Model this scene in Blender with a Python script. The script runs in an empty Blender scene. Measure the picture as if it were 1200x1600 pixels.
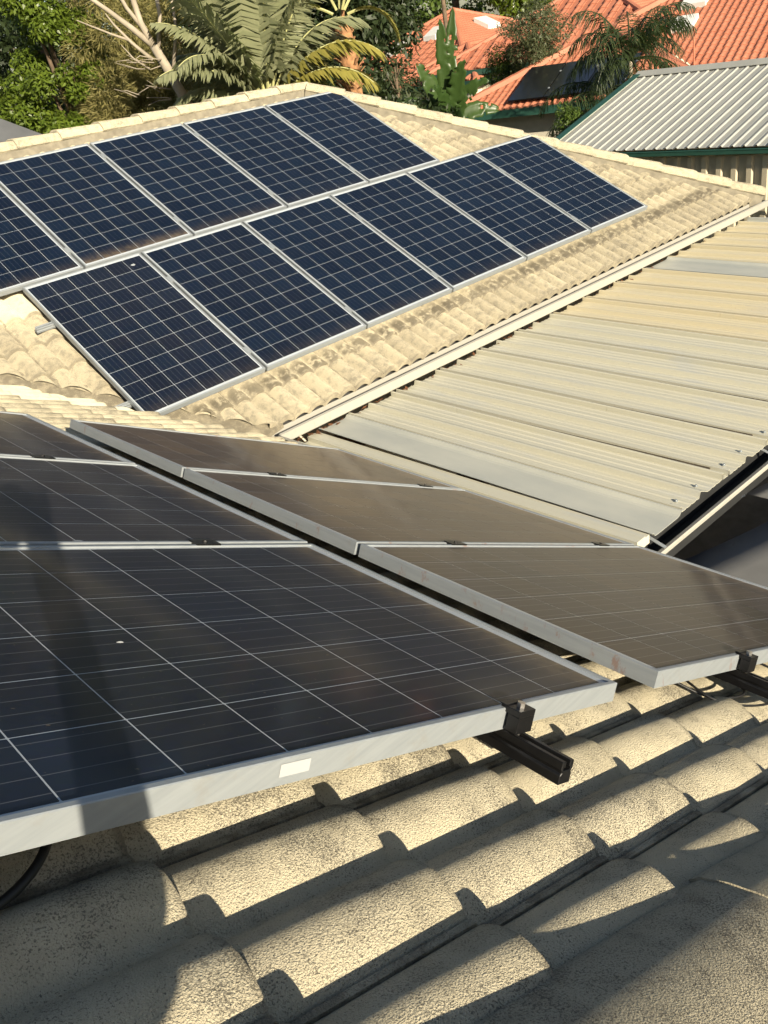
import bpy, bmesh, math, random
import numpy as np
from mathutils import Vector, Matrix

random.seed(7)
RNG = np.random.default_rng(11)
SC = bpy.context.scene
COL = SC.collection
rad = math.radians

# ------------------------------------------------------------------ camera
# world frame: +X along the far eave, +Y away from the camera, camera at the origin, ground at z = GZ
GZ = -4.9
PITCH, ROLL, YAW = rad(-28.305), rad(-10.049), rad(38.414)
fw = Vector((math.sin(YAW) * math.cos(PITCH), math.cos(YAW) * math.cos(PITCH), math.sin(PITCH)))
rt = Vector((math.cos(YAW), -math.sin(YAW), 0))
up = rt.cross(fw)
r2 = math.cos(ROLL) * rt + math.sin(ROLL) * up
u2 = -math.sin(ROLL) * rt + math.cos(ROLL) * up
cam = bpy.data.cameras.new("camera")
cam.sensor_fit = 'VERTICAL'
cam.sensor_height = 36
cam.lens = 1356.37 / 1600 * 36
cam.clip_start = 0.02
cam.clip_end = 2000
camo = bpy.data.objects.new("camera", cam)
COL.objects.link(camo)
camo.matrix_world = Matrix(((r2.x, u2.x, -fw.x, 0), (r2.y, u2.y, -fw.y, 0), (r2.z, u2.z, -fw.z, 0), (0, 0, 0, 1)))
SC.camera = camo

# ------------------------------------------------------------------ sky and sun
LDIR = Vector((0.235, 0.904, -0.357)).normalized()      # the way the sunlight travels
SUN_EL = math.asin(-LDIR.z)
SUN_AZ = math.atan2(-LDIR.x, -LDIR.y)
world = bpy.data.worlds.new("World")
SC.world = world
world.use_nodes = True
nt = world.node_tree
nt.nodes.clear()
sky = nt.nodes.new('ShaderNodeTexSky')
sky.sky_type = 'NISHITA'
sky.sun_disc = False
sky.sun_elevation = SUN_EL
sky.sun_rotation = SUN_AZ
sky.air_density = 1.0
sky.dust_density = 1.0
bg = nt.nodes.new('ShaderNodeBackground')
bg.inputs[1].default_value = 0.052
wo = nt.nodes.new('ShaderNodeOutputWorld')
nt.links.new(sky.outputs[0], bg.inputs[0])
nt.links.new(bg.outputs[0], wo.inputs[0])
sun = bpy.data.lights.new("sun", 'SUN')
sun.energy = 5.0
sun.angle = rad(0.5)
sun.color = (1.0, 0.88, 0.68)
suno = bpy.data.objects.new("sun", sun)
COL.objects.link(suno)
suno.rotation_euler = LDIR.to_track_quat('-Z', 'Y').to_euler()
SC.view_settings.view_transform = 'Standard'
SC.view_settings.look = 'None'
SC.view_settings.gamma = 1
SC.view_settings.exposure = 1.0
SC.view_settings.use_curve_mapping = False
SC.cycles.max_bounces = 4
SC.cycles.diffuse_bounces = 2
SC.cycles.glossy_bounces = 3
SC.cycles.transparent_max_bounces = 4
SC.cycles.use_adaptive_sampling = True
SC.cycles.adaptive_threshold = .03

# ------------------------------------------------------------------ helpers
def link(name, data=None, parent=None):
    o = bpy.data.objects.new(name, data)
    COL.objects.link(o)
    if parent is not None:
        o.parent = parent
    return o

def tag(o, label=None, cat=None, group=None, kind=None):
    if label: o['label'] = label
    if cat: o['category'] = cat
    if group: o['group'] = group
    if kind: o['kind'] = kind
    return o

def mdata(name, verts, faces, mats=None, smooth=False, uvs=None, fmat=None):
    me = bpy.data.meshes.new(name)
    me.from_pydata([tuple(v) for v in verts], [], [tuple(f) for f in faces])
    if mats is not None:
        for m in (mats if isinstance(mats, (list, tuple)) else [mats]):
            me.materials.append(m)
    if fmat is not None:
        me.polygons.foreach_set('material_index', fmat)
    if smooth:
        me.polygons.foreach_set('use_smooth', [True] * len(me.polygons))
    if uvs is not None:
        uv = me.uv_layers.new(name='UVMap')
        li = np.zeros(len(me.loops), dtype=np.int32)
        me.loops.foreach_get('vertex_index', li)
        arr = np.asarray(uvs, dtype=np.float32)[li]
        uv.data.foreach_set('uv', arr.ravel())
    me.update()
    return me

def fast_mesh(name, V, F, mat, smooth=False):
    """V (n,3) F (m,4) numpy quads"""
    me = bpy.data.meshes.new(name)
    n, m = len(V), len(F)
    me.vertices.add(n)
    me.vertices.foreach_set('co', np.asarray(V, dtype=np.float32).ravel())
    me.loops.add(m * 4)
    me.loops.foreach_set('vertex_index', np.asarray(F, dtype=np.int32).ravel())
    me.polygons.add(m)
    me.polygons.foreach_set('loop_start', np.arange(0, m * 4, 4, dtype=np.int32))
    me.polygons.foreach_set('loop_total', np.full(m, 4, dtype=np.int32))
    for mm in (mat if isinstance(mat, (list, tuple)) else [mat]):
        me.materials.append(mm)
    me.update(calc_edges=True)
    me.validate()
    if smooth:
        me.polygons.foreach_set('use_smooth', [True] * len(me.polygons))
    return me

class MB:
    """collects boxes, tubes and faces, then links them as one mesh object"""
    def __init__(self):
        self.v = []; self.f = []
    def add(self, vs, fs):
        b = len(self.v)
        self.v += [tuple(x) for x in vs]
        self.f += [tuple(i + b for i in f) for f in fs]
        return self
    def box(self, lo, hi, M=None):
        x0, y0, z0 = lo; x1, y1, z1 = hi
        vs = [Vector(p) for p in ((x0,y0,z0),(x1,y0,z0),(x1,y1,z0),(x0,y1,z0),(x0,y0,z1),(x1,y0,z1),(x1,y1,z1),(x0,y1,z1))]
        if M is not None: vs = [M @ p for p in vs]
        return self.add(vs, [(3,2,1,0),(4,5,6,7),(0,1,5,4),(1,2,6,5),(2,3,7,6),(3,0,4,7)])
    def bar(self, p0, p1, w, h, upv=(0, 0, 1)):
        p0 = Vector(p0); p1 = Vector(p1); d = (p1 - p0).normalized()
        s = d.cross(Vector(upv))
        if s.length < 1e-4: s = d.cross(Vector((1, 0, 0)))
        s.normalize(); u = s.cross(d)
        vs = []
        for p in (p0, p1):
            for a, b in ((-1,-1),(1,-1),(1,1),(-1,1)):
                vs.append(p + s * a * w / 2 + u * b * h / 2)
        return self.add(vs, [(0,1,2,3),(7,6,5,4),(0,4,5,1),(1,5,6,2),(2,6,7,3),(3,7,4,0)])
    def tube(self, pts, radii, n=8, cap=True):
        pts = [Vector(p) for p in pts]
        if not hasattr(radii, '__len__'): radii = [radii] * len(pts)
        vs = []; fs = []
        prev = None
        for i, p in enumerate(pts):
            d = (pts[min(i+1, len(pts)-1)] - pts[max(i-1, 0)]).normalized()
            if prev is None:
                a = d.cross(Vector((0, 0, 1)))
                if a.length < 1e-3: a = d.cross(Vector((1, 0, 0)))
            else:
                a = prev - d * prev.dot(d)
            a.normalize(); prev = a
            b = d.cross(a)
            for k in range(n):
                t = 2 * math.pi * k / n
                vs.append(p + (a * math.cos(t) + b * math.sin(t)) * radii[i])
        for i in range(len(pts) - 1):
            for k in range(n):
                fs.append((i*n+k, i*n+(k+1) % n, (i+1)*n+(k+1) % n, (i+1)*n+k))
        if cap:
            fs.append(tuple(range(n))[::-1]); fs.append(tuple((len(pts)-1)*n+k for k in range(n)))
        return self.add(vs, fs)
    def sweep(self, prof, p0, p1, side, upv, closed=True):
        """extrude a closed 2D profile (side, up) from p0 to p1"""
        p0 = Vector(p0); p1 = Vector(p1); side = Vector(side); upv = Vector(upv); n = len(prof)
        vs = [p + side * a + upv * b for p in (p0, p1) for a, b in prof]
        fs = [(i, (i+1) % n, n+(i+1) % n, n+i) for i in range(n if closed else n-1)]
        if closed:
            fs += [tuple(range(n))[::-1], tuple(range(n, 2*n))]
        return self.add(vs, fs)
    def build(self, name, mat, parent=None, smooth=False):
        me = mdata(name, self.v, self.f, mat, smooth)
        bm = bmesh.new(); bm.from_mesh(me)
        bmesh.ops.recalc_face_normals(bm, faces=bm.faces)
        bm.to_mesh(me); bm.free()
        return link(name, me, parent)

def empty(name, loc=(0, 0, 0), parent=None):
    o = link(name, None, parent)
    o.empty_display_size = 0.1
    o.location = loc
    return o

def bevel(o, w=0.004, seg=2):
    m = o.modifiers.new('bevel', 'BEVEL'); m.width = w; m.segments = seg; m.limit_method = 'ANGLE'
    return o

# ------------------------------------------------------------------ materials
class NT:
    def __init__(self, name):
        self.m = bpy.data.materials.new(name); self.m.use_nodes = True
        self.t = self.m.node_tree; self.p = self.t.nodes['Principled BSDF']
    def n(self, kind, **kw):
        x = self.t.nodes.new('ShaderNode' + kind)
        for k, v in kw.items():
            if k.startswith('i_'):
                key = k[2:]
                key = int(key) if key.isdigit() else key.replace('_', ' ')
                x.inputs[key].default_value = v
            else: setattr(x, k, v)
        return x
    def l(self, a, b): self.t.links.new(a, b)
    def pos(self, scale=(1, 1, 1), rot=(0, 0, 0), kind='Position'):
        if kind == 'Position': src = self.n('NewGeometry').outputs['Position']
        else: src = self.n('TexCoord').outputs[kind]
        mp = self.n('Mapping'); mp.inputs['Scale'].default_value = scale; mp.inputs['Rotation'].default_value = rot
        self.l(src, mp.inputs[0]); return mp.outputs[0]
    def noise(self, co, scale, detail=3, rough=.55):
        x = self.n('TexNoise'); x.inputs['Scale'].default_value = scale; x.inputs['Detail'].default_value = detail
        x.inputs['Roughness'].default_value = rough; self.l(co, x.inputs['Vector']); return x.outputs['Fac']
    def voro(self, co, scale, feature='F1', out='Distance', rnd=1.0):
        x = self.n('TexVoronoi', feature=feature); x.inputs['Scale'].default_value = scale
        if 'Randomness' in x.inputs: x.inputs['Randomness'].default_value = rnd
        self.l(co, x.inputs['Vector']); return x.outputs[out]
    def ramp(self, fac, stops):
        x = self.n('ValToRGB'); cr = x.color_ramp
        while len(cr.elements) < len(stops): cr.elements.new(.5)
        for el, (p, c) in zip(cr.elements, stops):
            el.position = p; el.color = (c, c, c, 1) if not hasattr(c, '__len__') else (*c, 1)
        self.l(fac, x.inputs[0]); return x.outputs[0]
    def mix(self, fac, a, b, mode='MIX'):
        x = self.n('Mix', data_type='RGBA', blend_type=mode)
        for s, v in ((0, fac), (6, a), (7, b)):
            if hasattr(v, 'node'): self.l(v, x.inputs[s])
            elif s == 0: x.inputs[0].default_value = v
            else: x.inputs[s].default_value = (*v, 1)
        return x.outputs[2]
    def math(self, op, a, b=None, c=None):
        x = self.n('Math', operation=op)
        for i, v in enumerate((a, b, c)):
            if v is None: continue
            if hasattr(v, 'node'): self.l(v, x.inputs[i])
            else: x.inputs[i].default_value = v
        return x.outputs[0]
    def bump(self, h, strength=.5, dist=.003, prev=None):
        x = self.n('Bump'); x.inputs['Strength'].default_value = strength; x.inputs['Distance'].default_value = dist
        self.l(h, x.inputs['Height'])
        if prev is not None: self.l(prev, x.inputs['Normal'])
        return x.outputs[0]
    def set(self, **kw):
        for k, v in kw.items():
            key = {'col': 'Base Color', 'rough': 'Roughness', 'metal': 'Metallic', 'norm': 'Normal', 'spec': 'Specular IOR Level', 'coat': 'Coat Weight', 'coatr': 'Coat Roughness', 'trans': 'Transmission Weight', 'sheen': 'Sheen Weight', 'sheenr': 'Sheen Roughness', 'sheent': 'Sheen Tint'}[k]
            if hasattr(v, 'node'): self.l(v, self.p.inputs[key])
            elif hasattr(v, '__len__'): self.p.inputs[key].default_value = (*v, 1)
            else: self.p.inputs[key].default_value = v
        return self.m

def simple(name, col, rough=.6, metal=0, var=.12, scale=6, bump=0, bscale=60):
    t = NT(name); co = t.pos()
    f = t.ramp(t.noise(co, scale, 5), [(.3, 0), (.7, 1)])
    dark = tuple(c * (1 - var) for c in col); lite = tuple(min(1, c * (1 + var)) for c in col)
    t.set(col=t.mix(f, dark, lite), rough=rough, metal=metal)
    if bump: t.set(norm=t.bump(t.noise(co, bscale, 3), .4, bump))
    return t.m

def mat_tile():
    t = NT('cream_tile_paint'); co = t.pos()
    oi = t.n('ObjectInfo'); sep = t.n('SeparateColor'); t.l(oi.outputs['Color'], sep.inputs[0])
    uv = t.n('SeparateXYZ'); t.l(t.n('TexCoord').outputs['UV'], uv.inputs[0])
    grain = t.noise(co, 400, 2, .6)               # sanded texture coat
    pit = t.noise(co, 320, 3, .75)                # black pits in it
    n3 = t.noise(co, 6.5, 4, .65)
    blot = t.noise(co, 19, 3, .6)
    thr = t.math('ADD', t.math('MULTIPLY', t.math('ADD', n3, t.math('MULTIPLY', blot, .5)), .34), t.math('MULTIPLY', sep.outputs[0], .07))
    pits = t.ramp(t.math('ADD', pit, thr), [(.84, 0), (.875, 1)])
    base = t.mix(t.ramp(n3, [(.3, 0), (.7, 1)]), (.51, .455, .32), (.60, .545, .405))
    base = t.mix(t.math('MULTIPLY', sep.outputs[0], .75), base, (.255, .225, .16))
    base = t.mix(t.math('MULTIPLY', t.ramp(blot, [(.50, 0), (.66, 1)]), t.math('ADD', .15, t.math('MULTIPLY', sep.outputs[0], .55))), base, (.22, .20, .15))
    c = t.mix(t.math('MULTIPLY', pits, t.math('ADD', .38, t.math('MULTIPLY', sep.outputs[2], .34))), base, (.07, .064, .052))
    # grey lichen on the lower end of the barrels of the courses that carry it
    crest = t.math('ABSOLUTE', t.math('SUBTRACT', t.math('FRACT', t.math('MULTIPLY', uv.outputs[0], 2)), .55))
    nose = t.math('MULTIPLY', t.ramp(uv.outputs[1], [(.58, 0), (.78, 1)]), t.ramp(crest, [(.36, 1), (.52, 0)]))
    nose = t.math('MULTIPLY', nose, t.ramp(blot, [(.36, .25), (.5, 1)]))
    c = t.mix(t.math('MULTIPLY', t.math('MULTIPLY', nose, sep.outputs[1]), .95), c, (.10, .086, .06))
    # grime along the side lap and the drip edge of each tile
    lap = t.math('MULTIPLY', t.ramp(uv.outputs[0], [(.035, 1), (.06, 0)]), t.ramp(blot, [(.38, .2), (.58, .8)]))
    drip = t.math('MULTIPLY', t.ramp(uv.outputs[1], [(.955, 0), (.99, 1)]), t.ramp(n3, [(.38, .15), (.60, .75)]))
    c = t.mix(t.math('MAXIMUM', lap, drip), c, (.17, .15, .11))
    h = t.math('SUBTRACT', t.math('MULTIPLY', grain, 1.8), t.math('MULTIPLY', pits, .5))
    b = t.bump(h, 1.0, .003)
    t.l(t.math('ADD', .08, t.math('MULTIPLY', sep.outputs[2], .92)), b.node.inputs['Strength'])
    t.p.inputs['Diffuse Roughness'].default_value = 1.0
    return t.set(col=c, rough=.62, norm=b, spec=.30)

def mat_cell():
    t = NT('silicon_cell_under_glass')
    oi = t.n('ObjectInfo'); sep = t.n('SeparateColor'); t.l(oi.outputs['Color'], sep.inputs[0])
    uv = t.n('SeparateXYZ'); t.l(t.n('TexCoord').outputs['UV'], uv.inputs[0])
    u, v = uv.outputs[0], uv.outputs[1]
    co = t.pos()
    # four busbars run along the long side of the panel
    fr = t.math('FRACT', t.math('MULTIPLY', u, 4))
    bus = t.math('LESS_THAN', t.math('ABSOLUTE', t.math('SUBTRACT', fr, .5)), .020)
    cr = t.voro(co, 70, 'F1', 'Color')
    base = t.mix(.20, t.mix(oi.outputs['Random'], (.0016, .0064, .0185), (.0032, .0104, .0265)), cr, 'MULTIPLY')
    base = t.mix(t.math('MULTIPLY', bus, .26), base, (.30, .31, .33))
    d1 = t.noise(t.pos((1.6, 11, 1)), 1.0, 6, .7)
    d2 = t.noise(co, 55, 4, .6)
    amt = t.math('MULTIPLY', t.ramp(d1, [(.35, .25), (.75, 1)]), t.ramp(d2, [(.25, .55), (.8, 1)]))
    edge = t.math('MULTIPLY', t.math('POWER', v, 2.2), sep.outputs[1])
    edge = t.math('MULTIPLY', edge, t.ramp(t.noise(co, 22, 5), [(.3, .25), (.65, 1)]))
    df = t.math('ADD', t.math('MULTIPLY', amt, sep.outputs[0]), t.math('MULTIPLY', edge, .55))
    spots = t.ramp(t.noise(co, 120, 2, .5), [(.735, 0), (.76, 1)])
    df = t.math('ADD', df, t.math('MULTIPLY', t.math('MULTIPLY', spots, .30), sep.outputs[2]))
    df = t.math('MINIMUM', df, 1.0)
    c = t.mix(df, base, (.27, .20, .12))
    b = t.bump(t.noise(co, 700, 2), .02, .0005)
    t.p.inputs['Coat IOR'].default_value = 1.34
    return t.set(col=c, rough=.45, spec=.15, coat=t.math('SUBTRACT', .31, t.math('MULTIPLY', df, .2)), coatr=t.math('ADD', .06, t.math('MULTIPLY', amt, .09)), sheen=sep.outputs[0], sheenr=.55, sheent=(.38, .27, .15))

def mat_sheet(name, c0, c1, cstain, stain=.5):
    t = NT(name); co = t.pos()
    st = t.noise(t.pos((5.5, .9, 1)), 2.0, 6, .62)
    lines = t.noise(t.pos((60, .35, 1)), 1.0, 3, .5)
    blo = t.noise(co, 1.1, 4)
    fine = t.noise(t.pos((40, 14, 1)), 3.0, 4, .7)
    c = t.mix(t.math('MULTIPLY', t.ramp(lines, [(.3, 0), (.7, 1)]), .6), c0, c1)
    m = t.math('MULTIPLY', t.ramp(st, [(.50, 0), (.66, 1)]), t.ramp(blo, [(.42, 0), (.6, 1)]))
    c = t.mix(t.math('MULTIPLY', m, stain), c, cstain)
    c = t.mix(t.math('MULTIPLY', t.ramp(fine, [(.64, 0), (.72, 1)]), .30), c, (.20, .16, .09))
    return t.set(col=c, rough=.42, spec=.5, norm=t.bump(fine, .05, .001))

M = {}
M['tile'] = mat_tile()
M['cap'] = M['tile']
M['mortar'] = simple('grey_bedding_mortar', (.20, .18, .135), .9, var=.25, scale=14, bump=.004)
M['cell'] = mat_cell()
def mat_back():
    t = NT('white_backsheet_under_glass'); co = t.pos()
    f = t.ramp(t.noise(co, 8, 5), [(.35, 0), (.75, 1)])
    oi = t.n('ObjectInfo'); sep = t.n('SeparateColor'); t.l(oi.outputs['Color'], sep.inputs[0])
    return t.set(col=t.mix(t.math('MULTIPLY', f, .5), (.42, .465, .505), (.38, .39, .39)), rough=.5, coat=.5, coatr=.2, sheen=sep.outputs[0], sheenr=.55, sheent=(.42, .33, .21))
M['back'] = mat_back()
def mat_alu(name, rust=0.0):
    t = NT(name); co = t.pos()
    s = t.noise(t.pos((3, 3, 40)), 2, 5, .6); p = t.noise(co, 16, 6, .7)
    c = t.mix(t.ramp(s, [(.3, 0), (.7, 1)]), (.30, .33, .35), (.36, .39, .41))
    c = t.mix(t.math('MULTIPLY', t.ramp(p, [(.56, 0), (.72, 1)]), .30), c, (.30, .27, .21))
    if rust: c = t.mix(t.math('MULTIPLY', t.ramp(t.noise(t.pos((3, 3, 1)), 6, 6, .7), [(.60, 0), (.68, 1)]), rust), c, (.28, .12, .06))
    return t.set(col=c, rough=.48, metal=.45, norm=t.bump(p, .1, .001))
M['alu'] = mat_alu('anodised_frame')
M['alu_dirty'] = mat_alu('weathered_frame', .55)
M['mill'] = mat_alu('mill_rail')
M['black'] = simple('black_anodised', (.012, .012, .013), .38, .5, var=.3, scale=30)
M['steel'] = simple('bolt_steel', (.55, .54, .52), .3, 1)
M['cable'] = simple('black_cable', (.012, .012, .012), .5)
M['sticker'] = simple('white_sticker', (.35, .365, .37), .5, var=.05)
def mat_gutter():
    t = NT('cream_gutter_paint'); co = t.pos()
    p = t.ramp(t.noise(t.pos((6, 6, 2.5)), 4, 6, .7), [(.58, 0), (.72, 1)])
    c = t.mix(t.math('MULTIPLY', p, .45), (.34, .33, .29), (.20, .175, .12))
    return t.set(col=c, rough=.45)
M['gutter'] = mat_gutter()
M['sheet_grey'] = mat_sheet('chalky_cream_sheet', (.49, .475, .38), (.57, .55, .44), (.41, .43, .43), .55)
M['sheet_yellow'] = mat_sheet('yellowed_cream_sheet', (.54, .485, .335), (.61, .55, .39), (.47, .45, .385), .45)
def mat_trans():
    t = NT('translucent_grey_sheet'); co = t.pos()
    n = t.noise(t.pos((2, .7, 1)), 2.2, 5, .6)
    c = t.mix(t.ramp(n, [(.35, 0), (.7, 1)]), (.37, .385, .355), (.46, .465, .41))
    return t.set(col=c, rough=.5, spec=.25)
M['trans'] = mat_trans()
M['lapshade'] = simple('painted_shade_in_sheet_laps', (.06, .045, .025), .9, var=.4, scale=9)
M['charcoal'] = simple('charcoal_paint', (.018, .019, .020), .6, var=.2)
M['wall'] = simple('cream_render', (.58, .53, .42), .85, var=.08, bump=.002)
M['timber'] = simple('brown_timber', (.16, .085, .045), .7, var=.3, scale=12)
M['dark'] = simple('shade_dark_paving', (.05, .05, .05), .8, var=.3)
M['sail'] = simple('charcoal_shade_cloth', (.15, .15, .145), .85, var=.12, scale=3, bump=.0015, bscale=420)
M['shed_roof'] = simple('zinc_sheet', (.36, .365, .335), .42, .1, var=.07, scale=3)
M['green'] = simple('dark_green_trim', (.022, .075, .055), .45, var=.15)
M['shed_wall'] = simple('beige_cladding', (.47, .42, .31), .5, var=.06)
def mat_orange(name, sc=1):
    t = NT(name); co = t.pos()
    n1 = t.noise(co, .8, 4); n2 = t.noise(co, 9, 5, .7)
    oi = t.n('ObjectInfo')
    c = t.mix(t.ramp(n1, [(.3, 0), (.7, 1)]), (.385, .14, .08), (.465, .185, .11))
    c = t.mix(t.math('MULTIPLY', t.ramp(n2, [(.5, 0), (.75, 1)]), .35), c, (.29, .095, .05))
    return t.set(col=c, rough=.6, spec=.4)
M['orange'] = mat_orange('terracotta_tile')
M['weatherboard'] = simple('weatherboard', (.50, .46, .37), .7, var=.08)
M['skylight'] = simple('skylight_dome', (.74, .74, .70), .25, var=.04)
M['pv_black'] = NT('black_solar_glass').set(col=(.008, .009, .012), rough=.3, coat=1., coatr=.05)
M['grass'] = simple('lawn', (.07, .09, .03), .95, var=.4, scale=1.2, bump=.03, bscale=14)
M['soil'] = simple('garden_soil', (.10, .075, .045), .95, var=.35, scale=2)
M['greyroof'] = simple('grey_metal_roof', (.12, .125, .13), .5, .1, var=.15, scale=3)
M['litter'] = simple('dead_leaf', (.17, .075, .035), .8, var=.4, scale=40)
def mat_leaf(name, c0, c1, rough=.5, trans=.3, spec=.35):
    t = NT(name); co = t.pos()
    f = t.noise(co, 3.5, 4, .7); g = t.n('NewGeometry').outputs['Random Per Island']
    c = t.mix(t.math('ADD', t.math('MULTIPLY', f, .6), t.math('MULTIPLY', g, .4)), c0, c1)
    t.set(col=c, rough=rough, spec=spec)
    tr = t.n('BsdfTranslucent'); t.l(t.mix(.5, c, (.18, .26, .03)), tr.inputs[0])
    ms = t.n('MixShader'); ms.inputs[0].default_value = trans
    t.l(t.p.outputs[0], ms.inputs[1]); t.l(tr.outputs[0], ms.inputs[2])
    t.l(ms.outputs[0], t.t.nodes['Material Output'].inputs[0])
    return t.m
M['lf_bright'] = mat_leaf('bright_leaf', (.04, .075, .009), (.15, .20, .026), .32)
M['lf_olive'] = mat_leaf('olive_needle', (.14, .13, .045), (.33, .29, .11), .6)
M['lf_shade_dark'] = mat_leaf('shade_dark_leaf', (.012, .022, .008), (.035, .052, .018), .5, .15)
M['lf_grey'] = mat_leaf('grey_green_leaf', (.05, .065, .03), (.125, .14, .07), .5)
M['lf_mid'] = mat_leaf('mid_leaf', (.04, .075, .012), (.10, .15, .025), .5)
M['lf_palm'] = mat_leaf('palm_leaflet', (.17, .19, .10), (.30, .31, .185), .4, .3, .6)
M['lf_palm_y'] = mat_leaf('yellowed_palm_leaflet', (.20, .19, .045), (.36, .31, .075), .45)
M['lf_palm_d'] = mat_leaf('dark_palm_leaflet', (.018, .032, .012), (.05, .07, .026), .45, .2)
M['lf_banana'] = mat_leaf('banana_leaf', (.022, .05, .012), (.06, .105, .026), .35)
M['rachis'] = simple('palm_rachis', (.36, .36, .16), .5)
M['bark_pale'] = simple('pale_gum_bark', (.30, .26, .20), .8, var=.25, scale=5)
M['bark'] = simple('brown_bark', (.12, .085, .055), .9, var=.35, scale=9, bump=.01, bscale=30)
M['boots'] = simple('dead_frond_boots', (.30, .155, .07), .9, var=.45, scale=14, bump=.02, bscale=30)
M['skin'] = simple('skin', (.45, .27, .19), .5, var=.05)
M['shirt'] = simple('work_shirt', (.07, .08, .11), .9)
M['trousers'] = simple('work_trousers', (.05, .05, .05), .9)

# ------------------------------------------------------------------ ground
g = MB(); g.add([(-400, -400, GZ), (400, -400, GZ), (400, 400, GZ), (-400, 400, GZ)], [(0, 1, 2, 3)])
tag(g.build('ground', M['grass']), kind='structure')
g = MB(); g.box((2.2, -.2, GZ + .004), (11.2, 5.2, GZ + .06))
tag(g.build('paving', M['dark']), kind='structure')  # coloured dark to deepen the shade below the patio roof

# ------------------------------------------------------------------ roof geometry
SL = rad(27.6); CS, SN, TN = math.cos(SL), math.sin(SL), math.tan(SL)
FO = Vector((2.310, 6.7055, -1.2002))        # far array, top left corner of the lower row
NO = Vector((1.1474, .7989, -1.1981))        # near array, right front corner of the first column
DROP = .165                                   # panel face to the trough of the tiles, square to the roof
def zf(y): return FO.z - (FO.y - y) * TN - DROP / CS
def zn(x): return NO.z - (x - NO.x) * TN - DROP / CS
EY, RY = 4.95, 8.52                           # far eave and ridge
EX = NO.x + (NO.z - DROP / CS - zf(EY)) / TN  # near eave, level with the far one
RX = EX - (RY - EY)                           # near ridge
HIPX = 10.17                                  # far eave ends at this hip corner
VERGE = .272

def roman(n=14, pitch=.15, h=.032):
    pr = []
    for k in range(2):
        for i in range(n):
            t = i / n
            if t < .09: y = 0
            else:
                q = (t - .09) / .91
                y = math.sin(math.pi * q) ** .72
            if k == 0 and i == 0: pr += [(0, .007), (.010, .007)]; t = .011 / pitch
            pr.append((k * pitch + t * pitch, h * y))
    pr.append((2 * pitch, 0))
    return pr

def tile_proto(name, prof, length, thick, mat):
    """tile mesh: a along the eave, b upslope from the nose, h off the roof"""
    rows = [(0.0, -.012, None), (0.0, 1.0, -.004), (.0045, 1.0, 0), (length * .45, .6, 0), (length, 0.1, 0)]
    V = []; UV = []; n = len(prof)
    for b, tf, dz in rows:
        for a, h in prof:
            if dz is None: z = h + tf
            else: z = h + thick * tf + dz
            V.append((a, b, z)); UV.append((a / prof[-1][0], 1 - b / length))
    F = []
    for r in range(len(rows) - 1):
        for i in range(n - 1):
            F.append((r*n+i, r*n+i+1, (r+1)*n+i+1, (r+1)*n+i))
    # end walls so that a tile is a solid strip at its open sides
    for i in (0, n - 1):
        b = len(V); V += [(prof[i][0], length, -.012)]; UV += [(0, 0)]
        F.append((i, n+i, 2*n+i, 3*n+i, 4*n+i, b))
    me = mdata(name, V, F, mat, True, UV)
    me.set_sharp_from_angle(angle=rad(50))
    return me

def inside_poly(poly, a, b):
    return all((q[0]-p[0])*(b-p[1]) - (q[1]-p[1])*(a-p[0]) >= -1e-6 for p, q in zip(poly, poly[1:] + poly[:1]))

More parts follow.
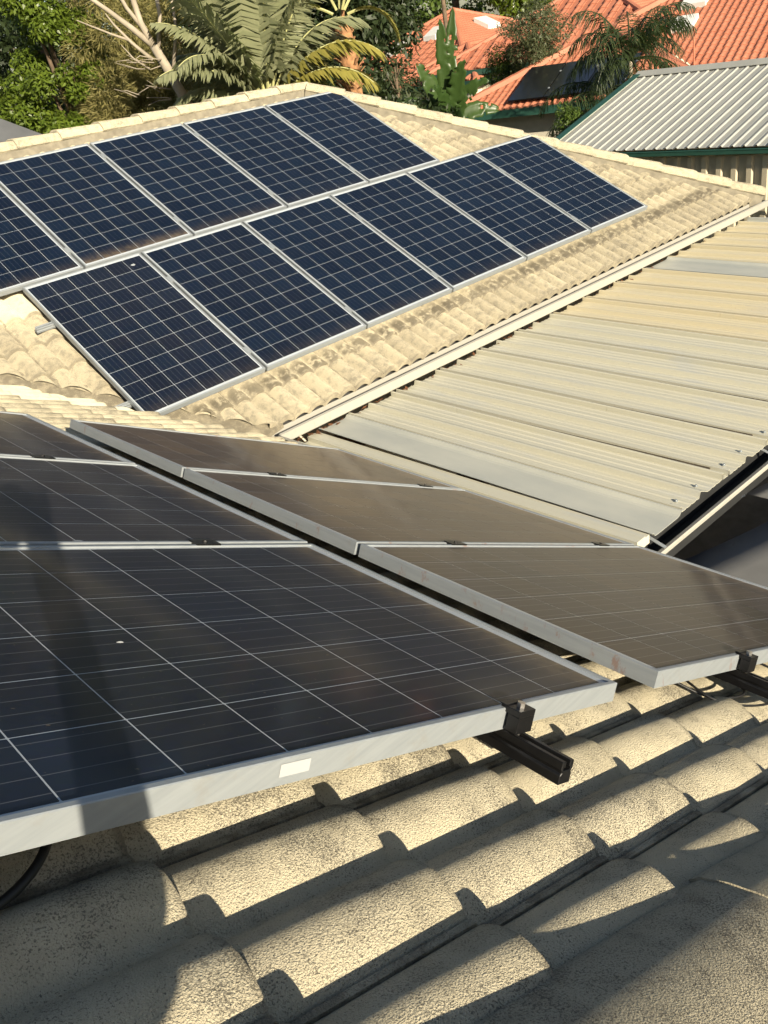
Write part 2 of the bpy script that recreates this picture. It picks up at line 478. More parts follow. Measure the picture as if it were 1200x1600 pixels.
def tile_field(parent, name, O, e, s, n, poly, cover, gauge, proto, length, a0, b0, single, jit=.0, colour=None, rest_name='covered_tiles', limit=300):
    """lay tiles over a convex counter-clockwise polygon given in (along eave, up slope) coordinates"""
    O, e, s, n = Vector(O), Vector(e), Vector(s), Vector(n)
    R = Matrix(((e.x, s.x, n.x, 0), (e.y, s.y, n.y, 0), (e.z, s.z, n.z, 0), (0, 0, 0, 1)))
    amin = min(p[0] for p in poly); amax = max(p[0] for p in poly)
    bmax = max(p[1] for p in poly)
    rest = bmesh.new(); nrest = 0; count = 0
    j = 0
    while b0 + j * gauge < bmax:
        b = b0 + j * gauge
        i = math.floor((amin - a0) / cover) - 1
        while a0 + i * cover < amax:
            a = a0 + i * cover; i += 1
            top = b + gauge * .98
            corners = [(a, b), (a + cover, b), (a + cover, top), (a, top)]
            ins = [inside_poly(poly, *c) for c in corners]
            if not any(ins):
                if not inside_poly(poly, a + cover / 2, b + gauge / 2): continue
            P = O + e * a + s * b
            Mx = Matrix.Translation(P + n * random.uniform(-jit, jit)) @ R @ Matrix.Rotation(random.uniform(-jit, jit) * 1.5, 4, 'Z')
            ctr = O + e * (a + cover / 2) + s * (b + gauge / 2)
            me = proto
            if not all(ins):
                bm = bmesh.new(); bm.from_mesh(proto)
                for p, q in zip(poly, poly[1:] + poly[:1]):
                    d = Vector((q[0]-p[0], q[1]-p[1], 0))
                    no = Vector((d.y, -d.x, 0)).normalized()
                    geom = bm.verts[:] + bm.edges[:] + bm.faces[:]
                    bmesh.ops.bisect_plane(bm, geom=geom, plane_co=(p[0]-a, p[1]-b, 0), plane_no=no, clear_outer=True)
                if not bm.faces:
                    bm.free(); continue
                if single(ctr):
                    me = bpy.data.meshes.new(name); bm.to_mesh(me); me.materials.append(proto.materials[0])
                else:
                    bm.transform(Mx); tmp = bpy.data.meshes.new('tmp'); bm.to_mesh(tmp); rest.from_mesh(tmp); bpy.data.meshes.remove(tmp); nrest += 1
                bm.free()
                if not single(ctr): continue
            if single(ctr) and count < limit:
                o = link(name, me, parent); o.matrix_basis = Mx; count += 1
                if colour: o.color = colour(j, ctr)
            else:
                bm = bmesh.new(); bm.from_mesh(me); bm.transform(Mx)
                tmp = bpy.data.meshes.new('tmp'); bm.to_mesh(tmp); rest.from_mesh(tmp); bm.free(); bpy.data.meshes.remove(tmp); nrest += 1
        j += 1
    if nrest:
        me = bpy.data.meshes.new(rest_name); rest.to_mesh(me); me.materials.append(proto.materials[0])
        o = link(rest_name, me, parent); o['kind'] = 'stuff'; o.color = (.15, 0, 0, 1)
    rest.free()
    return count

# ------------------------------------------------------------------ the house
house = empty('house', (2, 4, GZ))
tag(house, 'cream tiled house carrying the solar panels, seen from its own roof edge', 'house')
INV = Matrix.Translation((-2, -4, -GZ))
def hpart(name):
    o = empty(name, (0, 0, 0), house); o.matrix_parent_inverse = INV
    return o
def under(o, parent):
    o.parent = parent
    if parent is house: o.matrix_parent_inverse = INV
    return o
roof_far = hpart('far_roof')
roof_near = hpart('near_roof')

PROF = roman()
TILE_L = .40
tile_far = tile_proto('roof_tile', roman(h=.043), TILE_L, .037, M['tile'])
tile_me = tile_proto('roof_tile', PROF, TILE_L, .037, M['tile'])
GAUGE_F = .312; GAUGE_N = .3117

# panels cover these rectangles (in plan), so the tiles below them show nothing
def far_single(c):
    lower = 2.5 < c.x < 8.25 and 5.45 < c.y < 6.5
    upper = 0.0 < c.x < 6.8 and 6.6 < c.y < 7.95
    return not (lower or upper) and c.x > 1.0
def near_single(c):
    cov = -.6 < c.x < 2.6 and 1.05 < c.y < 3.6 and not (.98 < c.x < 1.5)
    return not cov and c.y < 5.2
def far_col(j, c):
    w = .52 + .30 * random.random()
    if j == 0: return (.72 + .28 * random.random(), .0, .35, 1)
    if j == 1: return (w, .8 + .2 * random.random(), .1, 1)
    if c.x > 7.4: return (.10 + w, .5 * random.random() + .2, .3, 1)
    return (w + (.2 if c.x < 2.8 else 0), .3 * random.random(), .15, 1)
def near_col(j, c):
    return (.25 * random.random(), .1, 1, 1)

fs = Vector((0, CS, SN)); fn = Vector((0, -SN, CS)); fe = Vector((1, 0, 0))
O_f = Vector((0, EY, zf(EY)))
slen = (RY - EY) / CS
VW = .10                                       # half width of the open valley
far_poly = [(EX + VW * 1.2, 0), (HIPX, 0), (HIPX - (RY - EY), slen), (RX + VW * 1.2, slen)]
tile_field(roof_far, 'roof_tile', O_f, fe, fs, fn, far_poly, .30, GAUGE_F, tile_far, TILE_L, .03 - .082, 0, far_single, .0012, far_col)
ns = Vector((-CS, 0, SN)); nn = Vector((SN, 0, CS)); ne = Vector((0, 1, 0))
O_n = Vector((EX, 0, zn(EX)))
near_poly = [(VERGE + .115, 0), (EY - .22, 0), (RY - .22, slen), (VERGE + .115, slen)]
NOSE_SHIFT = 0.0
tile_field(roof_near, 'roof_tile', O_n, ne, ns, nn, near_poly, .30, GAUGE_N, tile_me, TILE_L, .018 - .082, -.020, near_single, .0012, near_col)

# valley tray: a shallow painted metal V between the two roofs
v = MB()
c0 = Vector((EX + .03, EY - .03, zf(EY) - .01)); c1 = Vector((RX, RY, zf(RY)))
VT = .20
for sgn in (1,):
    a0 = c0 + Vector((VT, 0, 0)) + Vector((0, 0, .035)); a1 = c1 + Vector((VT, 0, .035))
    b0_ = c0 + Vector((0, -.34, .03)); b1_ = c1 + Vector((0, -.34, .03))
    lo = Vector((0, 0, -.03))
    v.add([a0, a1, c1 + lo * 0, c0 + lo * 0, b1_, b0_, a0 + lo, a1 + lo, c1 + lo, c0 + lo, b1_ + lo, b0_ + lo],
          [(0, 1, 2, 3), (3, 2, 4, 5), (6, 9, 8, 7), (9, 11, 10, 8), (0, 3, 9, 6), (3, 5, 11, 9)])
under(v.build('valley_tray', M['tile']), roof_far)

# ridge, hip and verge capping
def capping(parent, name, p0, p1, upv, piece=.42, w=.125, h=.058, lift=.082, side_drop=.0, mat=None, mortar=True, colr=.3, rnd=False, flare=.07):
    p0 = Vector(p0); p1 = Vector(p1); d = p1 - p0; L = d.length; d.normalize()
    upv = Vector(upv); s = d.cross(upv).normalized(); u = s.cross(d)
    n = max(1, round(L / piece)); pl = L / n
    if rnd: outer = [(w, -.035), (w * .985, -.004), (w * .86, h * .36), (w * .62, h * .70), (w * .36, h * .91), (w * .14, h * .99), (-w * .06, h), (-w * .26, h * .93), (-w * .48, h * .74), (-w * .78, h * .36), (-w * .985, -.004), (-w, -.035)]
    else: outer = [(w, -.012), (w * .95, h * .30), (w * .62, h * .90), (w * .40, h), (-w * .40, h), (-w * .62, h * .90), (-w * .95, h * .30), (-w, -.012)]
    def ring(sc, t):
        return [(a * sc, b * sc) for a, b in outer] + [(a * sc * .86, b * sc - .016) for a, b in reversed(outer)]
    m = len(outer) * 2
    V = []; F = []
    for (b, sc, dz) in ((-.012, 1 + flare, flare * .17), (.0, 1 + flare * 1.1, flare * .2), (pl, 1 - flare * .4, 0)):
        V += [(a, b, c + dz) for a, c in ring(sc, 0)]
    for r in range(2):
        F += [(r*m+i, r*m+(i+1) % m, (r+1)*m+(i+1) % m, (r+1)*m+i) for i in range(m)]
    k = len(outer)
    for r in (0, 2):
        F += [(r*m+i, r*m+i+1, r*m+m-2-i, r*m+m-1-i) for i in range(k-1)]
    me = mdata(name, V, F, mat or M['cap'], True, [(.5, .3)] * len(V))
    me.set_sharp_from_angle(angle=rad(40))
    bm = bmesh.new(); bm.from_mesh(me); bmesh.ops.recalc_face_normals(bm, faces=bm.faces); bm.to_mesh(me); bm.free()
    R = Matrix(((s.x, d.x, u.x, 0), (s.y, d.y, u.y, 0), (s.z, d.z, u.z, 0), (0, 0, 0, 1)))
    for i in range(n):
        o = under(link(name, me), parent)
        o.matrix_basis = Matrix.Translation(p0 + d * pl * i + u * (lift + random.uniform(-.003, .003))) @ R @ Matrix.Rotation(random.uniform(-.012, .012), 4, 'Z')
        o.color = (colr * random.random() + .1, 0, 1, 1)
    if mortar:
        mb = MB(); prof = [(w * .92, lift - .02), (w * .96, -.085), (-w * .96, -.085), (-w * .92, lift - .02)]
        mb.sweep(prof, p0 - d * .01, p1, s, u)
        under(mb.build('mortar_bedding', M['mortar']), parent)

hipx = HIPX - (RY - EY)
apex = Vector((hipx, RY, zf(RY)))
capping(roof_far, 'ridge_cap', (RX + .1, RY, zf(RY)), apex + Vector((.1, 0, .006)), (0, 0, 1))
capping(roof_far, 'hip_cap', (HIPX + .0, EY + .0, zf(EY) + .0), apex + Vector((.05, -.05, 0)), (0, 0, 1))
capping(roof_near, 'ridge_cap', (RX, RY - .2, zf(RY)), (RX, VERGE - .1, zf(RY)), (0, 0, 1))
capping(roof_near, 'verge_cap', (EX + .02, VERGE, zn(EX) + .0), (RX, VERGE, zn(RX)), (SN, 0, CS), w=.174, h=.050, lift=.034, rnd=True, mortar=False, piece=.85, flare=.012)

# the slopes on the far side, plain slabs
s_ = MB()
z0 = zf(EY); z1 = zf(RY) - .01; BX = HIPX; by = 2 * RY - EY; lx = 2 * RX - EX
s_.add([(BX, EY, z0), (BX, by, z0), (hipx, RY, z1)], [(0, 1, 2)])
s_.add([(BX, by, z0), (lx, by, z0), (RX, RY, z1), (hipx, RY, z1)], [(0, 1, 2, 3)])
s_.add([(lx, by, z0), (lx, VERGE, z0), (RX, VERGE, z1), (RX, RY, z1)], [(0, 1, 2, 3)])
s_.add([(x, y, z - .12) for x, y, z in [(BX, EY, z0), (BX, by, z0), (lx, by, z0), (lx, VERGE, z0), (EX, VERGE, z0), (EX, EY, z0)]], [(0, 1, 2, 3, 4, 5)])
under(s_.build('back_slopes', M['tile']), roof_far)
# sarking just under the visible tiles so no light comes through
s_ = MB(); dz = -.035
s_.add([(EX + .02, EY + .02, z0 + dz), (HIPX - .03, EY + .02, z0 + dz), (hipx, RY, z1 + dz), (RX, RY, z1 + dz)], [(0, 1, 2, 3)])
s_.add([(EX - .02, VERGE + .02, z0 + dz), (EX - .02, EY, z0 + dz), (RX, RY, z1 + dz), (RX, VERGE + .02, z1 + dz)], [(0, 1, 2, 3)])
under(s_.build('sarking', M['dark']), roof_near)

# walls and gable
w_ = MB(); wi = .35
foot = [(BX - wi, EY + wi), (BX - wi, by - wi), (lx + wi, by - wi), (lx + wi, VERGE + .04), (EX - wi, VERGE + .04), (EX - wi, EY + wi)]
zt = z0 - .125
for (p, q) in zip(foot, foot[1:] + foot[:1]):
    w_.add([(p[0], p[1], GZ), (q[0], q[1], GZ), (q[0], q[1], zt), (p[0], p[1], zt)], [(0, 1, 2, 3)])
under(w_.build('wall', M['wall']), house)
gb = MB(); gb.add([(lx + .1, VERGE + .03, z0 - .12), (EX - .1, VERGE + .03, z0 - .12), (EX - .1, VERGE + .03, z0 + .0), (RX, VERGE + .03, z1 - .05), (lx + .1, VERGE + .03, z0)], [(0, 1, 2, 3, 4)])
under(gb.build('gable_wall', M['wall']), house)

# gutters
GP = [(0, 0), (0, -.074), (.125, -.074), (.13, -.066), (.13, -.012), (.136, -.010), (.137, .002), (.118, .008), (.112, .0), (.122, -.004), (.122, -.066), (.006, -.066), (.006, 0)]
gt = MB(); gt.sweep(GP, (EX + .13, EY + .012, z0 - .005), (HIPX + .13, EY + .012, z0 - .005), (0, -1, 0), (0, 0, 1))
under(gt.build('gutter', M['gutter']), roof_far)
gt = MB(); gt.sweep(GP, (EX - .012, VERGE - .1, z0 - .005), (EX - .012, EY - .13, z0 - .005), (1, 0, 0), (0, 0, 1))
under(gt.build('gutter', M['gutter']), roof_near)

# ------------------------------------------------------------------ solar panels
PW, PL, GAP = .992, 1.65, .02
PP = PW + GAP
CP = .1587
m6, m10 = (PW - 6 * CP) / 2, (PL - 10 * CP) / 2
def frame_mesh(name, mat, deep=.040):
    V = []; F = []
    def rect(i, z): return [(i, i, z), (PW - i, i, z), (PW - i, PL - i, z), (i, PL - i, z)]
    loops = [rect(.022, -deep), rect(.0, -deep), rect(.0, -.0015), rect(.0015, 0), rect(.0105, 0), rect(.0115, -.001), rect(.0115, -.006), rect(.013, -.006), rect(.013, -deep + .002), rect(.022, -deep + .002)]
    for l in loops: V += l
    n = len(loops)
    for k in range(n):
        for i in range(4):
            a, b = k, (k + 1) % n
            F.append((a*4+i, a*4+(i+1) % 4, b*4+(i+1) % 4, b*4+i))
    me = mdata(name, V, F, mat)
    bm = bmesh.new(); bm.from_mesh(me); bmesh.ops.recalc_face_normals(bm, faces=bm.faces); bm.to_mesh(me); bm.free()
    return me
frame_me = frame_mesh('frame', M['alu']); frame_me_d = frame_mesh('frame', M['alu_dirty'])
back_mb = MB(); back_mb.box((.0118, .0118, -.0085), (PW - .0118, PL - .0118, -.0045))
tmp = back_mb.build('backsheet', M['back']); back_me = tmp.data; bpy.data.objects.remove(tmp)
cs = (CP - .0026) / 2; ch = .0012
cv = [(-cs+ch, -cs), (cs-ch, -cs), (cs, -cs+ch), (cs, cs-ch), (cs-ch, cs), (-cs+ch, cs), (-cs, cs-ch), (-cs, -cs+ch)]
cell_me = mdata('cell', [(x, y, -.0042) for x, y in cv] + [(x, y, -.0050) for x, y in cv],
                [tuple(range(8))] + [(i, 8 + i, 8 + (i+1) % 8, (i+1) % 8) for i in range(8)], M['cell'], False,
                [((x + cs) / (2*cs), 1 - (y + cs) / (2*cs)) for x, y in cv] * 2)

def solar_panel(origin, ex, ey, en, label, group, dust, edge, spots, frame=None):
    """origin = upslope left corner seen from above with ex to the right, ey down the slope is -ey axis of the mesh"""
    t = empty('solar_panel')
    ex, ey, en = Vector(ex), Vector(ey), Vector(en)
    t.matrix_world = Matrix(((ex.x, ey.x, en.x, origin[0]), (ex.y, ey.y, en.y, origin[1]), (ex.z, ey.z, en.z, origin[2]), (0, 0, 0, 1)))
    tag(t, label, 'solar panel', group)
    link('frame', frame or frame_me, t)
    link('backsheet', back_me, t).color = (dust, 0, 0, 1)
    for i in range(6):
        for j in range(10):
            o = link('cell', cell_me, t)
            o.location = (m6 + (i + .5) * CP, m10 + (j + .5) * CP, 0)
            # mesh y = 0 is the downslope edge
            o.color = (dust * random.uniform(.8, 1.2), edge if j == 0 else 0.0, spots, 1)
    return t

ORD = ['first', 'second', 'third', 'fourth', 'fifth', 'sixth']
sl1 = rad(27.668); ed = Vector((0, -math.cos(sl1), -math.sin(sl1))); en = Vector((0, -math.sin(sl1), math.cos(sl1)))
GF = 'solar panels on the far roof slope'
ldesc = ['nearest, beside the two bare rail ends', None, None, None, None, 'at the right end by the hip']
for k in range(6):
    o = FO + Vector((k * PP, 0, 0)) + ed * PL
    lab = f"blue solar panel, {ORD[k]} from the left in the lower far row"
    if k == 0: lab = "dusty blue solar panel at the left end of the lower far row"
    if k == 5: lab = "blue solar panel at the right end of the lower far row, next to the hip"
    solar_panel(o, (1, 0, 0), -ed, en, lab, GF, [.03, .012, .006, .004, .003, .003][k], .15, 1.0 if k < 2 else .15)
UO = FO + Vector((4.5588, 0, 0)) + ed * -1.6730
lab_u = ["blue solar panel at the right end of the upper far row", "blue solar panel, second from the right in the upper far row", "blue solar panel in the middle of the upper far row, third from the right",
         "blue solar panel with a dirty lower edge in the upper far row", "blue solar panel cut by the left picture edge, in the upper far row"]
for k in range(5):
    o = UO + Vector((-(k + 1) * PP + GAP, 0, 0)) + ed * PL
    solar_panel(o, (1, 0, 0), -ed, en, lab_u[k], GF, .005, [.08, .1, .25, .8, .2][k], .2)

GN = 'solar panels on the near roof slope'
def near_panels(O, sl, labels, right_at_origin, dusts, frame):
    d = Vector((math.cos(sl), 0, -math.sin(sl))); n = Vector((math.sin(sl), 0, math.cos(sl)))
    start = O if right_at_origin else O + d * PL          # downslope edge, near corner
    # mesh: x along +Y, y up the slope
    for k in range(3):
        solar_panel(start + Vector((0, k * PP, 0)), (0, 1, 0), -d, n, labels[k], GN, dusts[k], .9, .9, frame)
    return d, n
SLN = rad(27.40); SLR = rad(28.0)
RO = Vector((1.3261, .8163, -1.2990))
dn, nnrm = near_panels(NO, SLN, ["large black solar panel in the left foreground with the photographer's shadow on it",
    "dark solar panel behind the large foreground one, bird marks on its right half", "dark solar panel at the left edge, farthest of the left near column"], True, (.016, .026, .035), frame_me)
dr, nrn = near_panels(RO, SLR, ["brown dusty solar panel at the right edge, rust mark on its front corner",
    "brown dusty solar panel, middle one of the right near column", "dark brown solar panel farthest in the right near column, beside the patio gutter"], False, (.055, .085, .09), frame_me_d)

# ------------------------------------------------------------------ rails and clamps
def rail_profile():
    return [(a * .86, b * .92) for a, b in [(-.019, 0), (-.007, 0), (-.007, -.012), (-.012, -.012), (-.012, -.018), (.012, -.018), (.012, -.012), (.007, -.012), (.007, 0), (.019, 0),
            (.019, -.016), (.015, -.021), (.019, -.026), (.019, -.044), (-.019, -.044), (-.019, -.026), (-.015, -.021), (-.019, -.016)]]
def rail(p0, p1, side, nrm, mat, label, group, clamps=(), end_clamps=(), cmat=None):
    """p0..p1 run along the rail's top centre line; clamps are points on it"""
    r = empty('mounting_rail', p0)
    tag(r, label, 'rail', group)
    inv = Matrix.Translation(-Vector(p0))
    mb = MB(); mb.sweep(rail_profile(), p0, p1, side, nrm)
    o = mb.build('extrusion', mat, r); o.matrix_parent_inverse = inv; bevel(o, .0012, 1)
    d = (Vector(p1) - Vector(p0)).normalized(); side = Vector(side); nrm = Vector(nrm)
    R = Matrix(((side.x, d.x, nrm.x, 0), (side.y, d.y, nrm.y, 0), (side.z, d.z, nrm.z, 0), (0, 0, 0, 1)))
    for c in clamps:
        Mx = Matrix.Translation(Vector(c)) @ R
        mb = MB(); mb.box((-.035, -.022, .0405), (.035, .022, .0445), Mx); mb.box((-.033, -.008, .0), (.033, .008, .0405), Mx)
        o = mb.build('mid_clamp', cmat or mat, r); o.matrix_parent_inverse = inv
        mb = MB(); mb.tube([Mx @ Vector((0, 0, .0445)), Mx @ Vector((0, 0, .0485))], .0065, 6)
        b = mb.build('bolt', cmat or M['black'], o)
    for c in end_clamps:
        Mx = Matrix.Translation(Vector(c)) @ R
        mb = MB(); mb.box((-.022, -.030, .034), (.022, .012, .0455), Mx); mb.box((-.022, -.030, .004), (.022, -.006, .034), Mx)
        mb.box((-.025, .0, .0455), (.025, .013, .0475), Mx)
        o = mb.build('end_clamp', cmat or mat, r); o.matrix_parent_inverse = inv; bevel(o, .002, 2)
        mb = MB(); mb.tube([Mx @ Vector((0, -.013, .0455)), Mx @ Vector((0, -.013, .054))], .0075, 6)
        mb.tube([Mx @ Vector((0, -.018, -.004)), Mx @ Vector((0, -.018, .006))], .005, 8)
        b = mb.build('bolt', M['steel'], o)
    # roof feet
    L = (Vector(p1) - Vector(p0)).length; k = 0.55
    while k < L - .3:
        Mx = Matrix.Translation(Vector(p0) + d * k) @ R
        mb = MB(); mb.box((-.024, -.02, -.115), (-.019, .02, -.004), Mx); mb.box((-.05, -.02, -.115), (-.019, .02, -.110), Mx)
        o = mb.build('roof_foot', M['mill'], r); o.matrix_parent_inverse = inv
        k += 1.1
    return r

def near_rail(O, d, n, s_off, y0, y1, label, end_y, mids):
    base = O + d * s_off - n * .0405
    p = lambda y: Vector((base.x, y, base.z))
    rail(p(y0), p(y1), d, n, M['black'], label, 'rails of the near array', [p(y) for y in mids], [p(end_y)])
yA = NO.y; yR = RO.y
mids = [yA + PP - GAP / 2, yA + 2 * PP - GAP / 2]
near_rail(NO, dn, nnrm, -.345, yA - .128, yA + 3 * PP + .06, 'black mounting rail jutting out below the big foreground panel, clamp on top', yA - .001, mids)
near_rail(NO, dn, nnrm, -1.30, yA - .06, yA + 3 * PP + .06, 'black mounting rail hidden under the upslope end of the foreground panel', yA - .001, mids)
mids = [yR + PP - GAP / 2, yR + 2 * PP - GAP / 2]
near_rail(RO, dr, nrn, .445, yR - .20, yR + 3 * PP + .06, 'black mounting rail jutting out below the dusty right panel', yR - .001, mids)
near_rail(RO, dr, nrn, 1.36, yR - .10, yR + 3 * PP + .06, 'black mounting rail under the downslope edge of the dusty right panels', yR - .001, mids)

def far_rail(O, v_off, x0, x1, label, mids):
    base = O + ed * v_off - en * .0405
    p = lambda x: Vector((x, base.y, base.z))
    # rail frame: side = downslope, running along +X
    rail(p(x0), p(x1), ed, en, M['mill'], label, 'rails of the far array', [p(x) for x in mids], [], M['alu'])
fm = [FO.x + k * PP - GAP / 2 for k in range(1, 6)]
far_rail(FO, .42, FO.x - .13, FO.x + 6 * PP, 'silver rail end poking out beside the first lower panel, upper one', fm)
far_rail(FO, 1.42, FO.x - .13, FO.x + 6 * PP, 'silver rail end poking out beside the first lower panel, nearest the valley', fm)
um = [UO.x - k * PP + GAP / 2 for k in range(1, 5)]
far_rail(UO, .25, UO.x - 5 * PP, UO.x + .0, 'upper silver rail under the upper far row of panels', um)
far_rail(UO, 1.40, UO.x - 5 * PP, UO.x + .0, 'lower silver rail under the upper far row of panels', um)

# white sticker on the frame of the foreground panel
P0 = NO + dn * -.826 + Vector((0, -.0012, 0))
st = MB(); st.add([P0 - nnrm * .008 - dn * .026, P0 - nnrm * .008 + dn * .026, P0 - nnrm * .027 + dn * .026, P0 - nnrm * .027 - dn * .026], [(0, 1, 2, 3)])
tag(st.build('sticker', M['sticker']), 'small white sticker on the front frame of the foreground panel', 'sticker')

# bird droppings and a dried leaf on the glass
def splat(name, P, ax, ay, r, mat, label, cat, n=14, thick=.0012):
    P, ax, ay = Vector(P), Vector(ax), Vector(ay); nz = ax.cross(ay).normalized()
    rim = [P + (ax * math.cos(6.283 * k / n) + ay * math.sin(6.283 * k / n) * .6) * r * random.uniform(.55, 1.15) for k in range(n)]
    mb = MB(); mb.add([P + nz * thick * 1.5] + [q + nz * thick * .4 for q in rim] + rim, [(0, 1 + k, 1 + (k + 1) % n) for k in range(n)] + [(1 + k, 1 + n + k, 1 + n + (k + 1) % n, 1 + (k + 1) % n) for k in range(n)])
    tag(mb.build(name, mat), label, cat)
gl = -.0040
splat('bird_dropping', NO + dn * -.66 + Vector((0, PP + .022, 0)) + nnrm * gl, dn, (0, 1, 0), .016, M['sticker'], 'white bird dropping just behind the front frame of the second left panel', 'bird dropping')
splat('bird_dropping', NO + dn * -.86 + Vector((0, .44, 0)) + nnrm * gl, dn, (0, 1, 0), .006, M['sticker'], 'tiny pale dropping in the middle of the foreground panel', 'bird dropping')
splat('dried_leaf', FO + Vector((.86, 0, 0)) + ed * .12 + en * gl, (1, 0, 0), -ed, .022, M['sticker'], 'pale leaf flake on the top corner of the first lower far panel', 'leaf')

# cables
def cable(pts, r, label):
    pts = [Vector(p) for p in pts]; out = []
    n = len(pts)
    for i in range(n - 1):
        p0, p1, p2, p3 = pts[max(i-1, 0)], pts[i], pts[i+1], pts[min(i+2, n-1)]
        for k in range(8):
            t = k / 8
            out.append(.5 * ((2*p1) + (p2-p0)*t + (2*p0-5*p1+4*p2-p3)*t*t + (3*p1-p0-3*p2+p3)*t**3))
    out.append(pts[-1])
    mb = MB(); mb.tube(out, r, 8)
    tag(mb.build('cable', M['cable'], None, True), label, 'cable')
def onroof(x, y, h): return Vector((x, y, zn(x))) + nn * h
cable([onroof(-.30, .80, .055), onroof(-.12, .78, .055), onroof(.0, .80, .06), onroof(.07, .86, .09), onroof(.10, 1.0, .11)], .006, 'thick black cable curling out below the left end of the foreground panel')
cable([onroof(1.52, .95, .10), onroof(1.50, .80, .065), onroof(1.60, .73, .06), onroof(1.74, .72, .075), onroof(1.80, .76, .10), onroof(1.78, .92, .115)], .0032, 'thin dark cable looping over the tiles below the right panel')
cable([onroof(1.62, .95, .11), onroof(1.66, .82, .075), onroof(1.62, .78, .062), onroof(1.52, .82, .058), onroof(1.45, .93, .09)], .0032, 'thin dark cable tucked under the front corner of the right panel')

# ------------------------------------------------------------------ patio roof
PX0, PX1, PY0, PY1 = 3.16, 9.78, 2.13, EY - .10
PZ = -2.452
def pz(y): return PZ - (2.13 - y) * .008
patio = empty('patio_roof', (6, 3.5, GZ))
tag(patio, 'cream ribbed metal patio roof below the far gutter', 'patio roof')
PINV = Matrix.Translation((-6, -3.5, -GZ))
def pp(o):
    o.parent = patio; o.matrix_parent_inverse = PINV; return o
def sheet_prof(x0, w, kind):
    if kind == 'trans':
        pts = [(0, .03), (.012, .03), (.02, .012), (.04, .008), (w - .05, .008), (w - .03, .012), (w - .012, .03), (w, .03)]
    else:
        pts = [(0.0, .0), (.001, .036), (.014, .036), (.019, .003)]
        for c in (.065, .115, .165):
            pts += [(c - .012, .002), (c - .004, .006), (c + .004, .006), (c + .012, .002)]
        pts += [(.196, .002), (.206, .033), (.218, .035), (.286, .002)]
        for c in (.33, .38, .43):
            pts += [(c - .012, .002), (c - .004, .006), (c + .004, .006), (c + .012, .002)]
        pts += [(.442, .003), (.444, .036), (.447, .040), (.456, .040), (.457, .0), (.5, .0)]
        pts = [(a * w / .5, b) for a, b in pts]
    return [(x0 + a, b) for a, b in pts]
def sheet(name, prof, y0, y1, mat, lip=.012):
    n = len(prof); V = []; F = []
    for y in (y0, y0 + .01, (y0 + y1) / 2, y1):
        V += [(x, y, pz(y) + h) for x, h in prof]
    for y in (y0, y1):
        V += [(x, y, pz(y) + h - .0025) for x, h in prof]
    for r in range(3):
        F += [(r*n+i, r*n+i+1, (r+1)*n+i+1, (r+1)*n+i) for i in range(n-1)]
    F += [(4*n+i, 4*n+i+1, i+1, i) for i in range(n-1)]
    F += [(5*n+i+1, 5*n+i, 4*n+i, 4*n+i+1)[::-1] for i in range(n-1)]
    me = mdata(name, V, F, mat)
    return pp(link(name, me))
mb = MB(); mb.box((3.13, PY0, pz(PY0) - .03), (3.19, PY1, pz(PY0) + .03)); mb.box((3.19, PY0, pz(PY0) - .03), (3.27, PY1, pz(PY0) - .005)); mb.box((3.27, PY0, pz(PY0) - .03), (3.345, PY1, pz(PY0) + .030)); mb.box((3.345, PY0, pz(PY0) - .03), (3.381, PY1, pz(PY0) + .021))
pp(mb.build('edge_flashing', M['sheet_grey']))
sheet('translucent_sheet', sheet_prof(3.38, .29, 'trans'), PY0 - .02, PY1, M['trans'])
x = 3.675; i = 0
SCREWS = []
while x < PX1 - .2:
    if abs(x - 7.675) < .05:
        sheet('translucent_sheet', sheet_prof(x, .42, 'trans'), PY0, PY1, M['trans']); x += .42
        continue
    sheet('roof_sheet', sheet_prof(x, .5, 'rib'), PY0 + random.uniform(-.012, .012), PY1, M['sheet_grey'] if x < 6.1 else M['sheet_yellow'])
    mb = MB(); mb.box((x + .4575, PY0 + .10, pz(PY0) + .002), (x + .4995, PY1, pz(PY0) + .028)); pp(mb.build('lap_shade', M['lapshade']))  # dark strip standing in for the shade inside the lap slot
    for dx in (.045, .10, .30):
        if dx < .2 or i % 1 == 0: SCREWS.append((x + dx, PY0 + .075 + random.uniform(-.006, .006)))
    x += .5; i += 1
PXE = x
mb = MB(); mb.box((PXE, PY0, pz(PY0) - .04), (PXE + .16, PY1, pz(PY0) + .02)); mb.box((PXE + .16, PY0, pz(PY0) - .06), (PXE + .19, PY1, pz(PY0) + .05))
pp(mb.build('end_flashing', M['trans']))
for sx, sy in SCREWS:
    mb = MB(); z = pz(sy) + .004
    mb.tube([(sx, sy, z), (sx, sy, z + .003)], .0105, 10); mb.tube([(sx, sy, z + .003), (sx, sy, z + .011)], .0065, 6)
    pp(mb.build('screw', M['mill']))
GP2 = [(0, .0), (0, -.13), (.125, -.13), (.125, -.062), (.117, -.062), (.117, -.12), (.008, -.12), (.008, 0)]
gz = pz(PY0) - .018; gy = PY0 + .055
mb = MB(); mb.sweep(GP2, (3.10, gy, gz), (PXE + .18, gy, gz), (0, -1, 0), (0, 0, 1))
pp(mb.build('front_gutter', M['charcoal']))
mb = MB(); mb.sweep([(.108, -.061), (.108, -.042), (.132, -.036), (.138, -.044), (.138, -.061)], (3.10, gy, gz), (PXE + .18, gy, gz), (0, -1, 0), (0, 0, 1))
pp(mb.build('gutter_lip', M['gutter']))
for xs in (3.42, 4.62, 5.82, 7.02, 8.22):
    mb = MB(); mb.bar((xs, gy - .02, gz - .004), (xs, gy - .125, gz - .036), .022, .003); pp(mb.build('gutter_strap', M['mill']))
